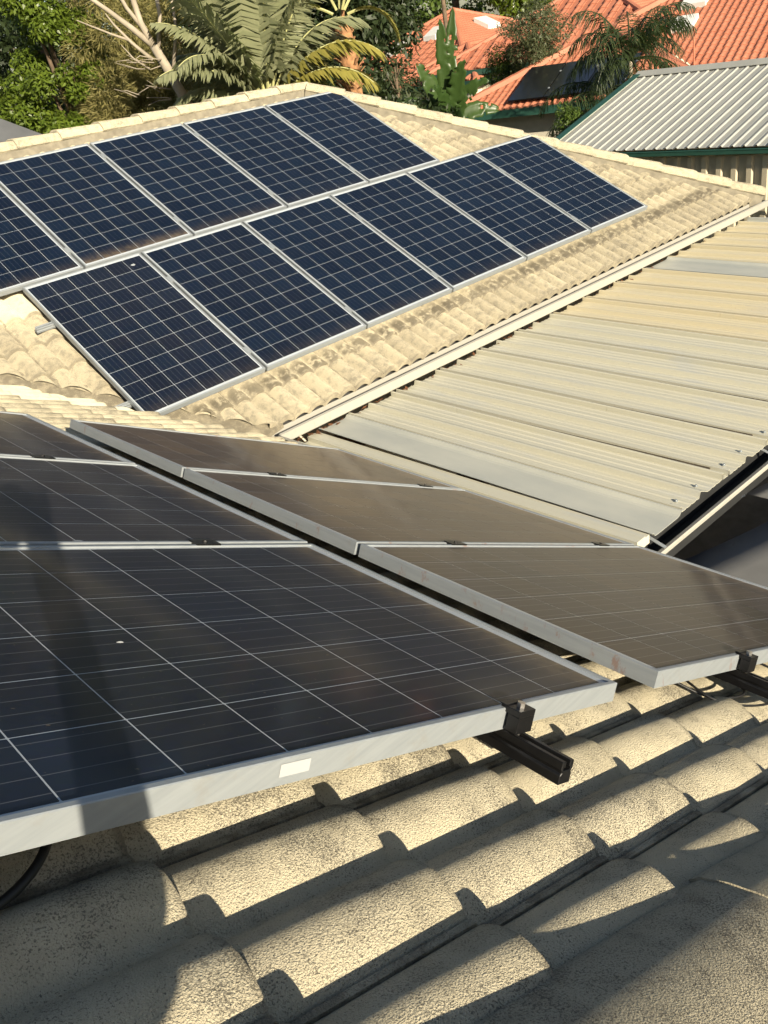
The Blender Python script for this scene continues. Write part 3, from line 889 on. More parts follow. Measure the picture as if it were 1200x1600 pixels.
for yb in (PY0 + .10, (PY0 + PY1) / 2, PY1 - .15):
    mb = MB(); mb.box((3.15, yb, pz(yb) - .19), (PXE + .1, yb + .07, pz(yb) - .035)); pp(mb.build('beam', M['timber']))
for xb in (3.35, 6.4, 9.5):
    mb = MB(); mb.box((xb - .045, PY0 + .09, GZ + .06), (xb + .045, PY0 + .18, pz(PY0) - .19)); pp(mb.build('post', M['timber']))
# leaf litter caught below the far gutter
lv = []; lf = []
for k in range(110):
    u = random.random()
    if u < .25: x = random.gauss(3.62 + random.choice((0, -.35)), .10)
    else: x = random.uniform(3.2, 9.0)
    y = PY1 - abs(random.gauss(0, .035)) + .02; z = pz(y) + .006 + random.random() * .012
    a = random.uniform(0, 6.28); l = random.uniform(.010, .030); w = l * .45
    d = Vector((math.cos(a), math.sin(a), random.uniform(-.4, .4))) * l; s = Vector((-math.sin(a), math.cos(a), random.uniform(-.3, .3))) * w
    p = Vector((x, y, z)); b = len(lv)
    lv += [p - d, p + s, p + d, p - s]; lf.append((b, b+1, b+2, b+3))
tag(link('leaf_litter', mdata('leaf_litter', lv, lf, M['litter'])), 'brown dead leaves caught where the patio roof meets the gutter', 'leaf litter', kind='stuff')

# ------------------------------------------------------------------ shade sails
def sail(corners, label, sag=.10, n=14):
    c = [Vector(p) for p in corners]; V = []; F = []
    for i in range(n + 1):
        for j in range(n + 1):
            u, v_ = i / n, j / n
            # edges of a sail curve inwards
            uu = u + (u - .5) * -.05 * (4 * v_ * (1 - v_)); vv = v_ + (v_ - .5) * -.05 * (4 * u * (1 - u))
            p = (c[0] * (1-uu) + c[1] * uu) * (1-vv) + (c[3] * (1-uu) + c[2] * uu) * vv
            p = p - Vector((0, 0, sag * 16 * u * (1-u) * v_ * (1-v_)))
            V.append(p)
    m = n + 1
    for i in range(n):
        for j in range(n): F.append((i*m+j, (i+1)*m+j, (i+1)*m+j+1, i*m+j+1))
    o = link('shade_sail', mdata('shade_sail', V, F, M['sail'], True))
    md = o.modifiers.new('solid', 'SOLIDIFY'); md.thickness = .004
    return tag(o, label, 'shade sail', 'shade sails beyond the patio gutter')
sail([(3.30, 2.19, -2.70), (5.6, 1.69, -2.72), (6.6, -2.2, -2.62), (2.98, -1.6, -2.66)], 'large charcoal shade sail hung below the patio gutter at the right edge', .05)
sail([(4.277, 2.066, -2.60), (6.6, 1.50, -2.52), (7.2, -.8, -2.50), (4.02, .90, -2.55)], 'small charcoal shade sail corner tied to the patio gutter by a ring', .01)
# ring that ties the sail corner to the gutter
rg = empty('sail_ring', (4.215, 2.085, -2.592)); tag(rg, 'wire tie ring between the patio gutter and the small sail corner', 'tie ring')
mb = MB()
ring = [(-.055, .0, 0), (.03, .03, .006), (.048, 0, .006), (.03, -.03, .0), (-.055, 0, 0)]
mb.tube(ring, .0045, 8)
o = mb.build('ring', M['steel'], rg, True)
mb = MB(); mb.tube([(-.05, 0, 0), (-.10, .0, .005), (-.15, .01, .03)], .004, 6); mb.build('hook', M['steel'], rg, True)

# unseen timber fence, added to shade the courtyard below the patio
fence = empty('added_shade_fence', (7.5, -.6, GZ)); tag(fence, 'unseen timber fence added to shade the courtyard below the patio', 'fence')
pal = MB(); pal.box((-.05, -.009, 0), (.05, .009, 1.95)); tmpo = pal.build('paling', M['timber'], fence); tmpo.location = (-4.2, 0, 0)
for k in range(1, 78):
    o = link('paling', tmpo.data, fence); o.location = (-4.2 + k * .108, 0, random.uniform(-.01, .01))
for z in (.35, 1.0, 1.65):
    mb = MB(); mb.box((-4.3, .010, z), (4.3, .05, z + .08)); mb.build('rail', M['timber'], fence)

# ------------------------------------------------------------------ neighbour's shed
shed = empty('shed', (16.7, 6, GZ)); tag(shed, 'shed with pale ribbed metal roof, green trim and beige ribbed walls', 'shed')
SINV = Matrix.Translation((-16.7, -6, -GZ))
def sp(o): o.parent = shed; o.matrix_parent_inverse = SINV; return o
SX0, SZ0, SX1, SZ1, SY0, SY1 = 13.55, -2.28, 16.7, -1.43, -1.0, 10.65
dS = Vector((SX1 - SX0, 0, SZ1 - SZ0)).normalized(); nS = Vector((-dS.z, 0, dS.x))
LS = math.hypot(SX1 - SX0, SZ1 - SZ0)
def trim_prof(w=.76, h=.022):
    pts = []
    for k in range(4):
        b = k * w / 4
        pts += [(b, 0), (b + .012, h), (b + .038, h), (b + .050, 0), (b + .115, 0), (b + .122, .003), (b + .145, .003), (b + .152, 0)]
    return pts + [(w, 0)]
TP = trim_prof()
V = []; F = []; n = len(TP)
for b in (0, LS + .05):
    for hh in (0, -.003):
        V += [(-a, b, h + hh) for a, h in TP]
for i in range(n-1):
    F += [(i+1, i, 2*n+i, 2*n+i+1), (n+i, n+i+1, 3*n+i+1, 3*n+i), (i, i+1, n+i+1, n+i)]
shed_sheet = mdata('roof_sheet', V, F, M['shed_roof'])
RS = Matrix(((0, dS.x, nS.x, 0), (-1, 0, 0, 0), (0, dS.z, nS.z, 0), (0, 0, 0, 1)))
y = SY1
# sheet mesh: -x goes along -Y ... laid side by side from the gable
RS = Matrix(((0, dS.x, nS.x, 0), (1, 0, 0, 0), (0, dS.z, nS.z, 0), (0, 0, 0, 1)))
while y > SY0:
    o = sp(link('roof_sheet', shed_sheet)); o.matrix_basis = Matrix.Translation((SX0 - .03, y, SZ0)) @ RS
    y -= .76
mb = MB(); mb.add([(SX1, SY1, SZ1 - .01), (SX1, SY0, SZ1 - .01), (2*SX1 - SX0, SY0, SZ0), (2*SX1 - SX0, SY1, SZ0), (SX1, SY1, SZ1 - .03), (SX1, SY0, SZ1 - .03), (2*SX1 - SX0, SY0, SZ0 - .02), (2*SX1 - SX0, SY1, SZ0 - .02)], [(0, 1, 2, 3), (7, 6, 5, 4)])
sp(mb.build('back_slope', M['shed_roof']))
mb = MB(); mb.sweep([(-.16, -.035), (0, .045), (.16, -.035), (.16, -.045), (0, .035), (-.16, -.045)], (SX1, SY1 + .02, SZ1 + .035), (SX1, SY0, SZ1 + .035), (1, 0, 0), (0, 0, 1))
sp(mb.build('ridge_cap', M['shed_roof']))
mb = MB(); mb.bar(Vector((SX0 - .06, SY1 + .03, SZ0 - .05)), Vector((SX1, SY1 + .03, SZ1 - .05)), .05, .19, nS); mb.bar(Vector((SX0 - .03, SY1 - .03, SZ0 + .052)), Vector((SX1, SY1 - .03, SZ1 + .052)), .14, .012, nS)
sp(mb.build('barge_trim', M['green']))
mb = MB(); mb.sweep(GP, (SX0 + .05, SY1 + .05, SZ0 - .03), (SX0 + .05, SY0, SZ0 - .03), (-1, 0, 0), (0, 0, 1))
sp(mb.build('gutter', M['green']))
# cladding in ribbed panels
WP = [(0, 0), (.02, .06), (.10, .06), (.12, 0), (.25, 0)]
V = []; F = []
pr = [(a + k * .25, h) for k in range(3) for a, h in WP[:-1]] + [(.75, 0)]; n = len(pr); H = SZ0 - .15 - GZ
for z in (0, H):
    V += [(-h, -a, z) for a, h in pr]
F = [(i, i+1, n+i+1, n+i) for i in range(n-1)]
clad = mdata('wall_panel', V, F, M['shed_wall'])
y = SY1 - .05
while y > SY0:
    o = sp(link('wall_panel', clad)); o.matrix_basis = Matrix.Translation((SX0 + .14, y, GZ)); y -= .75
mb = MB(); X2 = 2 * SX1 - SX0 - .2
mb.add([(SX0 + .14, SY1 - .05, GZ), (X2, SY1 - .05, GZ), (X2, SY1 - .05, SZ0), (SX1, SY1 - .05, SZ1 - .04), (SX0 + .14, SY1 - .05, SZ0)], [(0, 1, 2, 3, 4)])
mb.add([(X2, SY1 - .05, GZ), (X2, SY0, GZ), (X2, SY0, SZ0), (X2, SY1 - .05, SZ0)], [(0, 1, 2, 3)])
sp(mb.build('end_wall', M['shed_wall']))
mb = MB(); mb.tube([(SX0 - .05, 8.6, -3.05), (SX0 - .05, 3.0, -3.12)], .02, 6); sp(mb.build('wall_pipe', M['black']))

# ------------------------------------------------------------------ orange tiled houses
def s_prof(n=9, cover=.33, h=.05):
    pr = []
    for i in range(n):
        t = i / n
        pr.append((t * cover, h * (math.sin(math.pi * min(1, t / .62)) ** .9 if t < .62 else 0)))
    return pr + [(cover, 0)]
or_me = tile_proto('roof_tile', s_prof(7, .21, .038), .30, .030, M['orange'])
or_flat = tile_proto('roof_tile', s_prof(6), .62, .05, M['orange'])

def frame2(C, e):
    e = Vector((e[0], e[1], 0)).normalized(); return Vector(C), e, Vector((-e.y, e.x, 0))
def face_axes(e2, i2, k):
    """e2 along the eave, i2 horizontal into the roof"""
    s = (i2 + Vector((0, 0, k))).normalized(); nrm = e2.cross(s)
    return e2, s, nrm

H1 = empty('orange_house', (24, 15, GZ)); tag(H1, 'orange tiled house with black solar panels and skylights, right behind the shed', 'house')
H1I = Matrix.Translation((-24, -15, -GZ))
def h1(o): o.parent = H1; o.matrix_parent_inverse = H1I; return o
C, e, ii = frame2((20.25, 19.43, -2.3), (.2196, -.9756))
K = math.tan(rad(22)); kk = 1 / math.cos(rad(22)); UPZ = Vector((0, 0, 1))
W1, D1 = 7.4, 1.2
roof1 = h1(empty('roof'))
e_, s1, n1 = face_axes(e, ii, K)
# end face of the wing
tile_field(roof1, 'roof_tile', C, e, s1, n1, [(0, 0), (W1, 0), (W1/2, W1/2*kk)], .21, .245, or_me, .30, 0, 0, lambda c: True, .004, None, 'far_tiles', 150)
# main face
CM = C + ii * D1; m0, WM = -.3, 16.0; hm = 7.0
tile_field(roof1, 'roof_tile', CM, e, s1, n1, [(W1, 0), (WM, 0), (WM, hm*kk), (m0 + hm, hm*kk), (W1/2 + .02, (W1/2)*kk)], .21, .245, or_me, .30, 0, 0, lambda c: (c - (C + e*7.0 + ii*3)).length < 2.6, .004, None, 'far_tiles', 150)
tile_field(roof1, 'roof_tile', CM, e, s1, n1, [(m0, 0), (W1/2, (W1/2)*kk), (m0 + hm, hm*kk)], .21, .245, or_me, .30, 0, 0, lambda c: False, .004, None, 'far_tiles')
# side faces
el = -ii; il = e
_, sl_, nl_ = face_axes(-ii, e, K)
mb = MB()
ap = C + (e + ii) * (W1/2) + UPZ * K * W1/2
A0 = C - UPZ * .02; B0 = C + e * W1 - UPZ * .02
mr = CM + e * (W1/2) + ii * (W1/2) + UPZ * K * W1/2
vl = CM + e * W1
ml = CM + e * m0; mt = CM + e * (m0 + hm) + ii * hm + UPZ * K * hm
mb.add([A0, ap, mr, CM + e * .0 - UPZ * .02], [(0, 1, 2, 3)]); mb.add([B0, vl, mr, ap], [(0, 1, 2, 3)])
mb.add([ml, mt, mt + ii * 4, ml + ii * 12], [(0, 1, 2, 3)])
h1(mb.build('side_slopes', M['orange']))
def cap1(p0, p1, parent): 
    p0 = Vector(p0); p1 = Vector(p1); d = (p1 - p0); L = d.length; n = max(1, int(L / .42)); d.normalize()
    s = d.cross(UPZ).normalized(); u = s.cross(d)
    me = None
    for k in range(n):
        if me is None:
            c = MB(); c.sweep([(.16, -.05), (.10, .07), (0, .10), (-.10, .07), (-.16, -.05)], (0, 0, 0), (0, L / n + .03, 0), (1, 0, 0), (0, 0, 1))
            o = c.build('ridge_cap', M['orange']); me = o.data
        else: o = link('ridge_cap', me)
        o.parent = parent
        o.matrix_basis = Matrix.Translation(p0 + d * k * L / n + u * .05) @ Matrix(((s.x, d.x, u.x, 0), (s.y, d.y, u.y, 0), (s.z, d.z, u.z, 0), (0, 0, 0, 1))) @ Matrix.Rotation(.02, 4, 'X')
cap1(C, ap, roof1); cap1(B0, ap, roof1); cap1(ap, mr, roof1); cap1(ml, mt, roof1); cap1(mt, mt + e * 8, roof1)
# fascia, walls
mb = MB(); mb.bar(C - UPZ * .10 - ii * .04, C + e * W1 - UPZ * .10 - ii * .04, .10, .20); mb.bar(C - UPZ * .10 - e * .04, C - UPZ * .10 + ii * 3 - e * .04, .10, .20); mb.bar(CM + e * W1 - UPZ * .10 - ii * .04, CM + e * WM - UPZ * .10 - ii * .04, .10, .20)
h1(mb.build('fascia', M['green']))
bz = -2.45
for k in range(14):
    z1_ = bz - k * .18
    mb = MB(); q0 = C + e * .55 + ii * .55; q1 = C + e * (W1 - .5) + ii * .55
    q0.z = q1.z = 0
    mb.add([(q0 - ii * .025) + UPZ * (z1_ - .18), (q1 - ii * .025) + UPZ * (z1_ - .18), q1 + UPZ * z1_, q0 + UPZ * z1_, q0 + ii * .03 + UPZ * (z1_ - .18), q1 + ii * .03 + UPZ * (z1_ - .18)], [(0, 1, 2, 3), (0, 4, 5, 1), (3, 2, 5, 4)])
    h1(mb.build('weatherboard', M['weatherboard']))
mb = MB(); q0 = C + e * .55 + ii * .58; q1 = C + e * .55 + ii * 12; q2 = C + e * (W1 - .5) + ii * .58; q3 = C + e * (W1 - .5) + ii * 12
for p, q in ((q0, q1), (q0, q2), (q2, q3)):
    mb.add([Vector((p.x, p.y, GZ)), Vector((q.x, q.y, GZ)), Vector((q.x, q.y, -2.35)), Vector((p.x, p.y, -2.35))], [(0, 1, 2, 3)])
h1(mb.build('wall', M['weatherboard']))
mb = MB(); a0 = C + e * 6.0 + ii * .45; mb.bar(Vector((a0.x, a0.y, -2.5)), Vector((a0.x, a0.y, GZ)), .10, .10); h1(mb.build('wall_post', M['weatherboard']))
# skylights and vent pipe on the main face
def onmain(a, b, h=.0): return CM + e * a + s1 * b + n1 * h
for a, b, w, l in ((5.36, 2.95, .60, .70), (5.25, 4.32, .70, .75)):
    mb = MB(); q = [(a, b), (a + w, b), (a + w, b + l), (a, b + l)]
    mb.add([onmain(x_, y_, .02) for x_, y_ in q] + [onmain(x_, y_, .17) for x_, y_ in q], [(0, 1, 5, 4), (1, 2, 6, 5), (2, 3, 7, 6), (3, 0, 4, 7)]); mb.add([onmain(x_, y_, .17) for x_, y_ in q], [(0, 1, 2, 3)])
    h1(mb.build('skylight', M['skylight']))
mb = MB(); mb.tube([onmain(6.6, .9, -.05), onmain(6.6, .9, .1) + UPZ * .62], .022, 8); h1(mb.build('vent_pipe', M['orange']))
# the black array on the wing
PVI = H1I
arr = [(2.05 + k * 1.10, .16, 1.07, 1.78) for k in range(3)]
for k, (a, b, w, l) in enumerate(arr):
    q = [(a, b), (a + w, b), (a + w, b + l), (a, b + l)]
    P = lambda x_, y_, h: C + e * x_ + s1 * y_ + n1 * h
    t = empty('solar_panel', P(a, b, .1)); tag(t, f"black solar panel on the orange roof, {ORD[k]} from the left", 'solar panel', 'black panels on the orange roof')
    inv = Matrix.Translation(-P(a, b, .1))
    mb = MB(); mb.add([P(x_, y_, .13) for x_, y_ in q] + [P(x_, y_, .17) for x_, y_ in q], [(0, 1, 5, 4), (1, 2, 6, 5), (2, 3, 7, 6), (3, 0, 4, 7), (3, 2, 1, 0)]); o = mb.build('frame', M['black'], t); o.matrix_parent_inverse = inv
    mb = MB(); mb.add([P(x_, y_, .171) for x_, y_ in q], [(0, 1, 2, 3)]); o = mb.build('glass', M['pv_black'], t); o.matrix_parent_inverse = inv
    for f_ in (.25, .75):
        mb = MB(); c_ = P(a + w, b + l * f_, .174); mb.bar(c_ - s1 * .03, c_ + s1 * .03, .05, .012, n1); o = mb.build('clamp', M['mill'], t); o.matrix_parent_inverse = inv

def hip_house(name, label, C0, ex_, ey_, wx, wy, sl, tiles_face=None, eave=True, extra=None):
    """hip roof with its near corner C0, sides along ex_ (wx) and ey_ (wy)"""
    C0 = Vector(C0); ex_ = Vector((*ex_, 0)).normalized(); ey_ = Vector((*ey_, 0)).normalized(); k = math.tan(rad(sl))
    t = empty(name, (C0.x, C0.y, GZ)); tag(t, label, 'house'); inv = Matrix.Translation((-C0.x, -C0.y, -GZ))
    def hp(o): o.parent = t; o.matrix_parent_inverse = inv; return o
    m = min(wx, wy) / 2
    P = lambda a, b, h=0: C0 + ex_ * a + ey_ * b + UPZ * h
    A, B, Cc, D = P(0, 0), P(wx, 0), P(wx, wy), P(0, wy)
    if wx >= wy: r0, r1 = P(m, m, m * k), P(wx - m, m, m * k)
    else: r0, r1 = P(m, m, m * k), P(m, wy - m, m * k)
    mb = MB()
    if wx >= wy: mb.add([A, B, Cc, D, r0, r1], [(0, 1, 5, 4), (1, 2, 5), (2, 3, 4, 5), (3, 0, 4)])
    else: mb.add([A, B, Cc, D, r0, r1], [(0, 1, 4), (1, 2, 5, 4), (2, 3, 5), (3, 0, 4, 5)])
    o = hp(mb.build('roof', M['orange']))
    # tiled faces: along ey_ (seen from -ex_) and along ex_ (seen from -ey_)
    rf = hp(empty('tiling'))
    kk_ = 1 / math.cos(rad(sl))
    e2 = -ey_; s2 = (ex_ + UPZ * k).normalized(); n2 = e2.cross(s2)
    py = [(0, 0), (wy, 0), (wy - m, m * kk_), (m, m * kk_)] if wy > wx else [(0, 0), (wy, 0), (m, m * kk_)]
    tile_field(rf, 'roof_tile', D + n2 * .03, e2, s2, n2, py, .66, .52, or_flat, .62, 0, 0, lambda c: False, .0, None, 'roof_tiles')
    e2 = ex_; s2 = (ey_ + UPZ * k).normalized(); n2 = e2.cross(s2)
    px_ = [(0, 0), (wx, 0), (wx - m, m * kk_), (m, m * kk_)] if wx > wy else [(0, 0), (wx, 0), (m, m * kk_)]
    tile_field(rf, 'roof_tile', A + n2 * .03, e2, s2, n2, px_, .21, .245, or_me, .30, 0, 0, lambda c: False, .0, None, 'roof_tiles')
    for p, q in ((A, r0), (B, r1 if wx >= wy else r0), (D, r0 if wx >= wy else r1), (r0, r1)):
        if (q - p).length > .5: cap1(p, q, rf)
    mb = MB()
    for p, q in ((A, B), (A, D)): mb.bar(p - UPZ * .12, q - UPZ * .12, .12, .22)
    hp(mb.build('fascia', M['green']))
    mb = MB(); q = [P(.5, .5), P(wx - .5, .5), P(wx - .5, wy - .5), P(.5, wy - .5)]
    for p, r in zip(q, q[1:] + q[:1]):
        mb.add([(p.x, p.y, GZ), (r.x, r.y, GZ), (r.x, r.y, C0.z - .1), (p.x, p.y, C0.z - .1)], [(0, 1, 2, 3)])
    hp(mb.build('wall', M['wall']))
    return t, hp, P, k
t2, hp2, P2, k2 = hip_house('orange_house', 'orange tiled house behind the banana plant, with a white skylight and small solar array', (34.6, 31.4, -2.2), (1, 0), (0, 1), 13, 13, 24)
def on2(a, b, h=.0): return P2(a, b, b * k2 + h)
for a, b, w, l in ((6.1, 3.7, 1.0, 1.0),):
    mb = MB(); q = [(a, b), (a + w, b), (a + w, b + l), (a, b + l)]; mb.add([on2(x_, y_, .05) for x_, y_ in q] + [on2(x_, y_, .28) for x_, y_ in q], [(0, 1, 5, 4), (1, 2, 6, 5), (2, 3, 7, 6), (3, 0, 4, 7), (4, 5, 6, 7)]); hp2(mb.build('skylight', M['skylight']))
for a, b in ((2.6, 7.4), (3.6, 5.3)):
    mb = MB(); q = [(a, b), (a + .9, b), (a + .9, b + .9), (a, b + .9)]; mb.add([P2(x_, y_, x_ * k2 + .05) for x_, y_ in q] + [P2(x_, y_, x_ * k2 + .28) for x_, y_ in q], [(0, 1, 5, 4), (1, 2, 6, 5), (2, 3, 7, 6), (3, 0, 4, 7), (4, 5, 6, 7)]); hp2(mb.build('skylight', M['skylight']))
for k in range(3):
    a = 5.6 + k * 1.05; q = [(a, 1.0), (a + 1.02, 1.0), (a + 1.02, 2.6), (a, 2.6)]
    mb = MB(); mb.add([on2(x_, y_, .05) for x_, y_ in q] + [on2(x_, y_, .16) for x_, y_ in q], [(0, 1, 5, 4), (1, 2, 6, 5), (2, 3, 7, 6), (3, 0, 4, 7), (4, 5, 6, 7)])
    o = mb.build('solar_panel', M['pv_black']); tag(o, f"small dark solar panel on the distant orange roof, {ORD[k]} from the left", 'solar panel', 'panels on the distant orange roof')
hip_house('orange_house', 'low orange tiled wing in front of the distant house, beside the banana plant', (32.7, 29.2, -2.3), (1, 0), (0, 1), 9, 6.0, 24)
hip_house('orange_house', 'far orange roof showing above the right neighbour, behind the dark palm', (35, 20.4, -1.9), (.98, .2), (-.2, .98), 14, 12, 24)
# dark grey roof at the left
gr = empty('grey_roofed_building', (5.2, 14, GZ)); tag(gr, 'small building with a dark grey metal roof behind the ridge at the left', 'building')
GI = Matrix.Translation((-5.2, -14, -GZ))
mb = MB()
mb.add([(1.5, 13.0, -.95), (6.25, 12.7, -.95), (6.35, 15.3, -.95), (1.5, 15.3, -.95), (1.5, 14.1, -.17), (5.35, 14.0, -.17)], [(0, 1, 5, 4), (1, 2, 5), (2, 3, 4, 5), (3, 0, 4)])
o = mb.build('roof', M['greyroof'], gr); o.matrix_parent_inverse = GI
for k in range(18):
    f = k / 18; x_ = 1.6 + f * 4.4; mb = MB(); mb.bar((x_, 13.0 - .05 * f, -.93), (min(x_, 5.3), 14.05, -.155), .03, .02); o = mb.build('roof_rib', M['greyroof'], gr); o.matrix_parent_inverse = GI
mb = MB(); q = [(1.7, 13.2, GZ), (6.0, 12.95, GZ), (6.1, 15.1, GZ), (1.7, 15.1, GZ)]
for p, r in zip(q, q[1:] + q[:1]): mb.add([p, r, (r[0], r[1], -.97), (p[0], p[1], -.97)], [(0, 1, 2, 3)])
o = mb.build('wall', M['wall'], gr); o.matrix_parent_inverse = GI

# ------------------------------------------------------------------ vegetation
def pol(az, dist, z):
    a = rad(az); return np.array([dist * math.sin(a), dist * math.cos(a), z])
def unit(a): return a / np.maximum(np.linalg.norm(a, axis=-1, keepdims=True), 1e-9)

def leaf_quads(P, D, N, L, W):
    """P base points, D leaf direction, N leaf normal; returns V, F of one kite per leaf"""
    n = len(P); L = np.broadcast_to(L, n)[:, None]; W = np.broadcast_to(W, n)[:, None]
    S = unit(np.cross(N, D))
    mid = P + D * L * .45
    V = np.stack([P, mid + S * W * .5 - N * W * .12, P + D * L, mid - S * W * .5 - N * W * .12], 1).reshape(-1, 3)
    return V, np.arange(4 * n).reshape(n, 4)

def crown_leaves(centers, radii, per, L, W, droop=.0, needle=False, flat=.8):
    Ps, Ds, Ns = [], [], []
    for c, r in zip(centers, radii):
        k = max(8, int(per * r * r))
        o = unit(RNG.normal(size=(k, 3)))
        rr = r * RNG.uniform(.35, 1.0, size=(k, 1)) ** .6
        P = c + o * rr * np.array([1, 1, flat])
        Nn = unit(o + np.array([0, 0, .5]) + RNG.normal(size=(k, 3)) * .55)
        if needle:
            D = unit(o * .8 + RNG.normal(size=(k, 3)) * .6 + np.array([0, 0, -droop]))
            Nn = unit(np.cross(D, RNG.normal(size=(k, 3))))
        else:
            T = RNG.normal(size=(k, 3)) + np.array([0, 0, -droop]); D = unit(T - Nn * np.sum(T * Nn, 1, keepdims=True))
        Ps.append(P); Ds.append(D); Ns.append(Nn)
    P = np.concatenate(Ps); n = len(P); sc = RNG.uniform(.65, 1.25, n)
    return leaf_quads(P, np.concatenate(Ds), np.concatenate(Ns), L * sc, W * sc)

def clumps(c, rx, ry, rz, n, cr, hollow=.45):
    o = unit(RNG.normal(size=(n, 3))); r = RNG.uniform(hollow, 1, size=(n, 1)) ** .6
    return c + o * r * np.array([rx, ry, rz]), cr * RNG.uniform(.6, 1.3, n)

def tree(name, label, az, dist, zc, rx, rz, ncl, cr, per, L, W, mat, bark, group=None, droop=.3, needle=False, cat='tree', trunk_r=.12, lean=0, ry=None, limbs=7):
    c = pol(az, dist, zc); base = np.array([c[0] - lean, c[1], GZ])
    t = empty(name, base); tag(t, label, cat, group)
    inv = Matrix.Translation(-Vector(base))
    C_, R_ = clumps(c, rx, ry or rx, rz, ncl, cr)
    V, F = crown_leaves(C_, R_, per, L, W, droop, needle)
    o = link('crown', fast_mesh('crown', V, F, mat), t); o.matrix_parent_inverse = inv
    mb = MB(); top = c + np.array([0, 0, rz * .3]); midp = (base + top) / 2 + np.array([lean * .3, 0, 0])
    mb.tube([base, midp, top], [trunk_r, trunk_r * .75, trunk_r * .35], 8)
    for k in range(min(limbs, ncl)):
        q = C_[k]; f = random.uniform(.35, .9); st_ = midp * (1 - f) + top * f
        mb.tube([st_, (st_ + q) / 2 + np.array([0, 0, .1 * rz]), q], [trunk_r * .4, trunk_r * .25, trunk_r * .08], 6)
    o = mb.build('trunk', bark, t, True); o.matrix_parent_inverse = inv
    return t

def frond(p0, d0, L, droop, leafl, mats, parent, name='frond', n=30, leafw=.035, vee=.5, hang=.35, mess=.08):
    p = Vector(p0); d = Vector(d0).normalized(); pts = []; ds = []
    seg = L / n
    for i in range(n + 1):
        pts.append(p.copy()); ds.append(d.copy())
        p = p + d * seg; d = (d + Vector((0, 0, -droop / n * (.4 + 1.6 * i / n)))).normalized()
    mb = MB(); mb.tube(pts, [.020 * (1 - .85 * i / n) + .003 for i in range(n + 1)], 6)
    nr = len(mb.f)
    V = mb.v; F = mb.f
    for i in range(4, n + 1):
        for q in (0, .5):
            if i == n and q: continue
            a = pts[i] if not q else (pts[i] + pts[min(i+1, n)]) / 2
            d = ds[i]; s = d.cross(Vector((0, 0, 1)))
            if s.length < .05: s = Vector((1, 0, 0))
            s.normalize(); u = s.cross(d)
            t = (i + q) / n; ll = leafl * (math.sin(math.pi * min(1, .12 + t * .86)) ** .6) * random.uniform(.88, 1.08)
            for sg in (1, -1):
                di = (s * sg * 1.0 + d * (.45 + .5 * t) + u * vee + Vector((random.uniform(-mess, mess), random.uniform(-mess, mess), random.uniform(-mess, mess)))).normalized()
                w = d * leafw * .5
                m = a + di * ll * .55 - Vector((0, 0, hang * ll * .18)); tip = a + di * ll - Vector((0, 0, hang * ll * .75))
                b = len(V); V += [tuple(a - w * .5), tuple(a + w * .5), tuple(m + w), tuple(m - w), tuple(tip)]
                F += [(b, b+1, b+2, b+3), (b+3, b+2, b+4)]
    me = mdata(name, V, F, mats, False, None, [1] * nr + [0] * (len(F) - nr))
    return link(name, me, parent)

def palm(label, az, dist, zc, specs, trunk_r, mats, tmat, group='palms behind the house', leafl=.55, trunk_top=None, **kw):
    c = Vector(pol(az, dist, zc)); t = empty('palm_tree', (c.x, c.y, GZ)); tag(t, label, 'palm', group)
    inv = Matrix.Translation((-c.x, -c.y, -GZ))
    mb = MB(); h = c.z - GZ; pts = []; rr = []
    for i in range(26):
        f = i / 25; pts.append((c.x + .06 * math.sin(f * 3), c.y, GZ + h * f)); rr.append(trunk_r * (1.15 - .25 * f) * (1.06 if i % 2 else .96))
    mb.tube(pts, rr, 12); o = mb.build('trunk', tmat, t, True); o.matrix_parent_inverse = inv
    # directions are given as (right, up, away) seen from the house
    ra = rad(az); rgt = Vector((math.cos(ra), -math.sin(ra), 0)); awy = Vector((math.sin(ra), math.cos(ra), 0))
    for sp_ in specs:
        x_, u_, a_, L, dr = sp_[:5]; ms = mats[sp_[5]] if len(sp_) > 5 else mats[0]
        d = rgt * x_ + UPZ * u_ + awy * a_
        o = frond(c + d.normalized() * trunk_r * .8, d, L, dr, leafl * (L / 2.6), [ms, M['rachis'] if ms in (M['lf_palm'], M['lf_palm_y']) else M['lf_palm_d']], t, **kw); o.matrix_parent_inverse = inv
    return t, inv

# back row of trees closing the left view, leaf colour darkened for shade
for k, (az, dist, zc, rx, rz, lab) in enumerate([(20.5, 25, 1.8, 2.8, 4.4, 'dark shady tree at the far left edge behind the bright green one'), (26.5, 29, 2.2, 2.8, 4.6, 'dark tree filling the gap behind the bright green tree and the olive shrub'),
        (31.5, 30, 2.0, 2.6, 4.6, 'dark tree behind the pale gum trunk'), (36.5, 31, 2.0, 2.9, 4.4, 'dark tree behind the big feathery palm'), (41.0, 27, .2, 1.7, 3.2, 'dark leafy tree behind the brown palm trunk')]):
    tree('shade_tree', lab, az, dist, zc, rx, rz, 60, .85, 420, .20, .085, M['lf_shade_dark'], M['bark'], 'dark trees behind the house', .4, False, 'tree', .22)
tree('broadleaf_tree', 'bright green leafy tree at the upper left', 24.7, 17, .15, .70, 2.0, 56, .30, 6200, .090, .038, M['lf_bright'], M['bark'], None, .5)
tree('broadleaf_shrub', 'small bright green shrub at the left edge above the grey roof', 20.7, 17.5, -.3, .5, .9, 14, .28, 5200, .09, .038, M['lf_bright'], M['bark'], None, .4, cat='shrub')
tree('feathery_tree', 'olive green feathery tree between the bright green tree and the pale gum', 28.2, 17, .05, .75, 1.8, 48, .36, 7000, .16, .013, M['lf_olive'], M['bark'], None, .1, True)
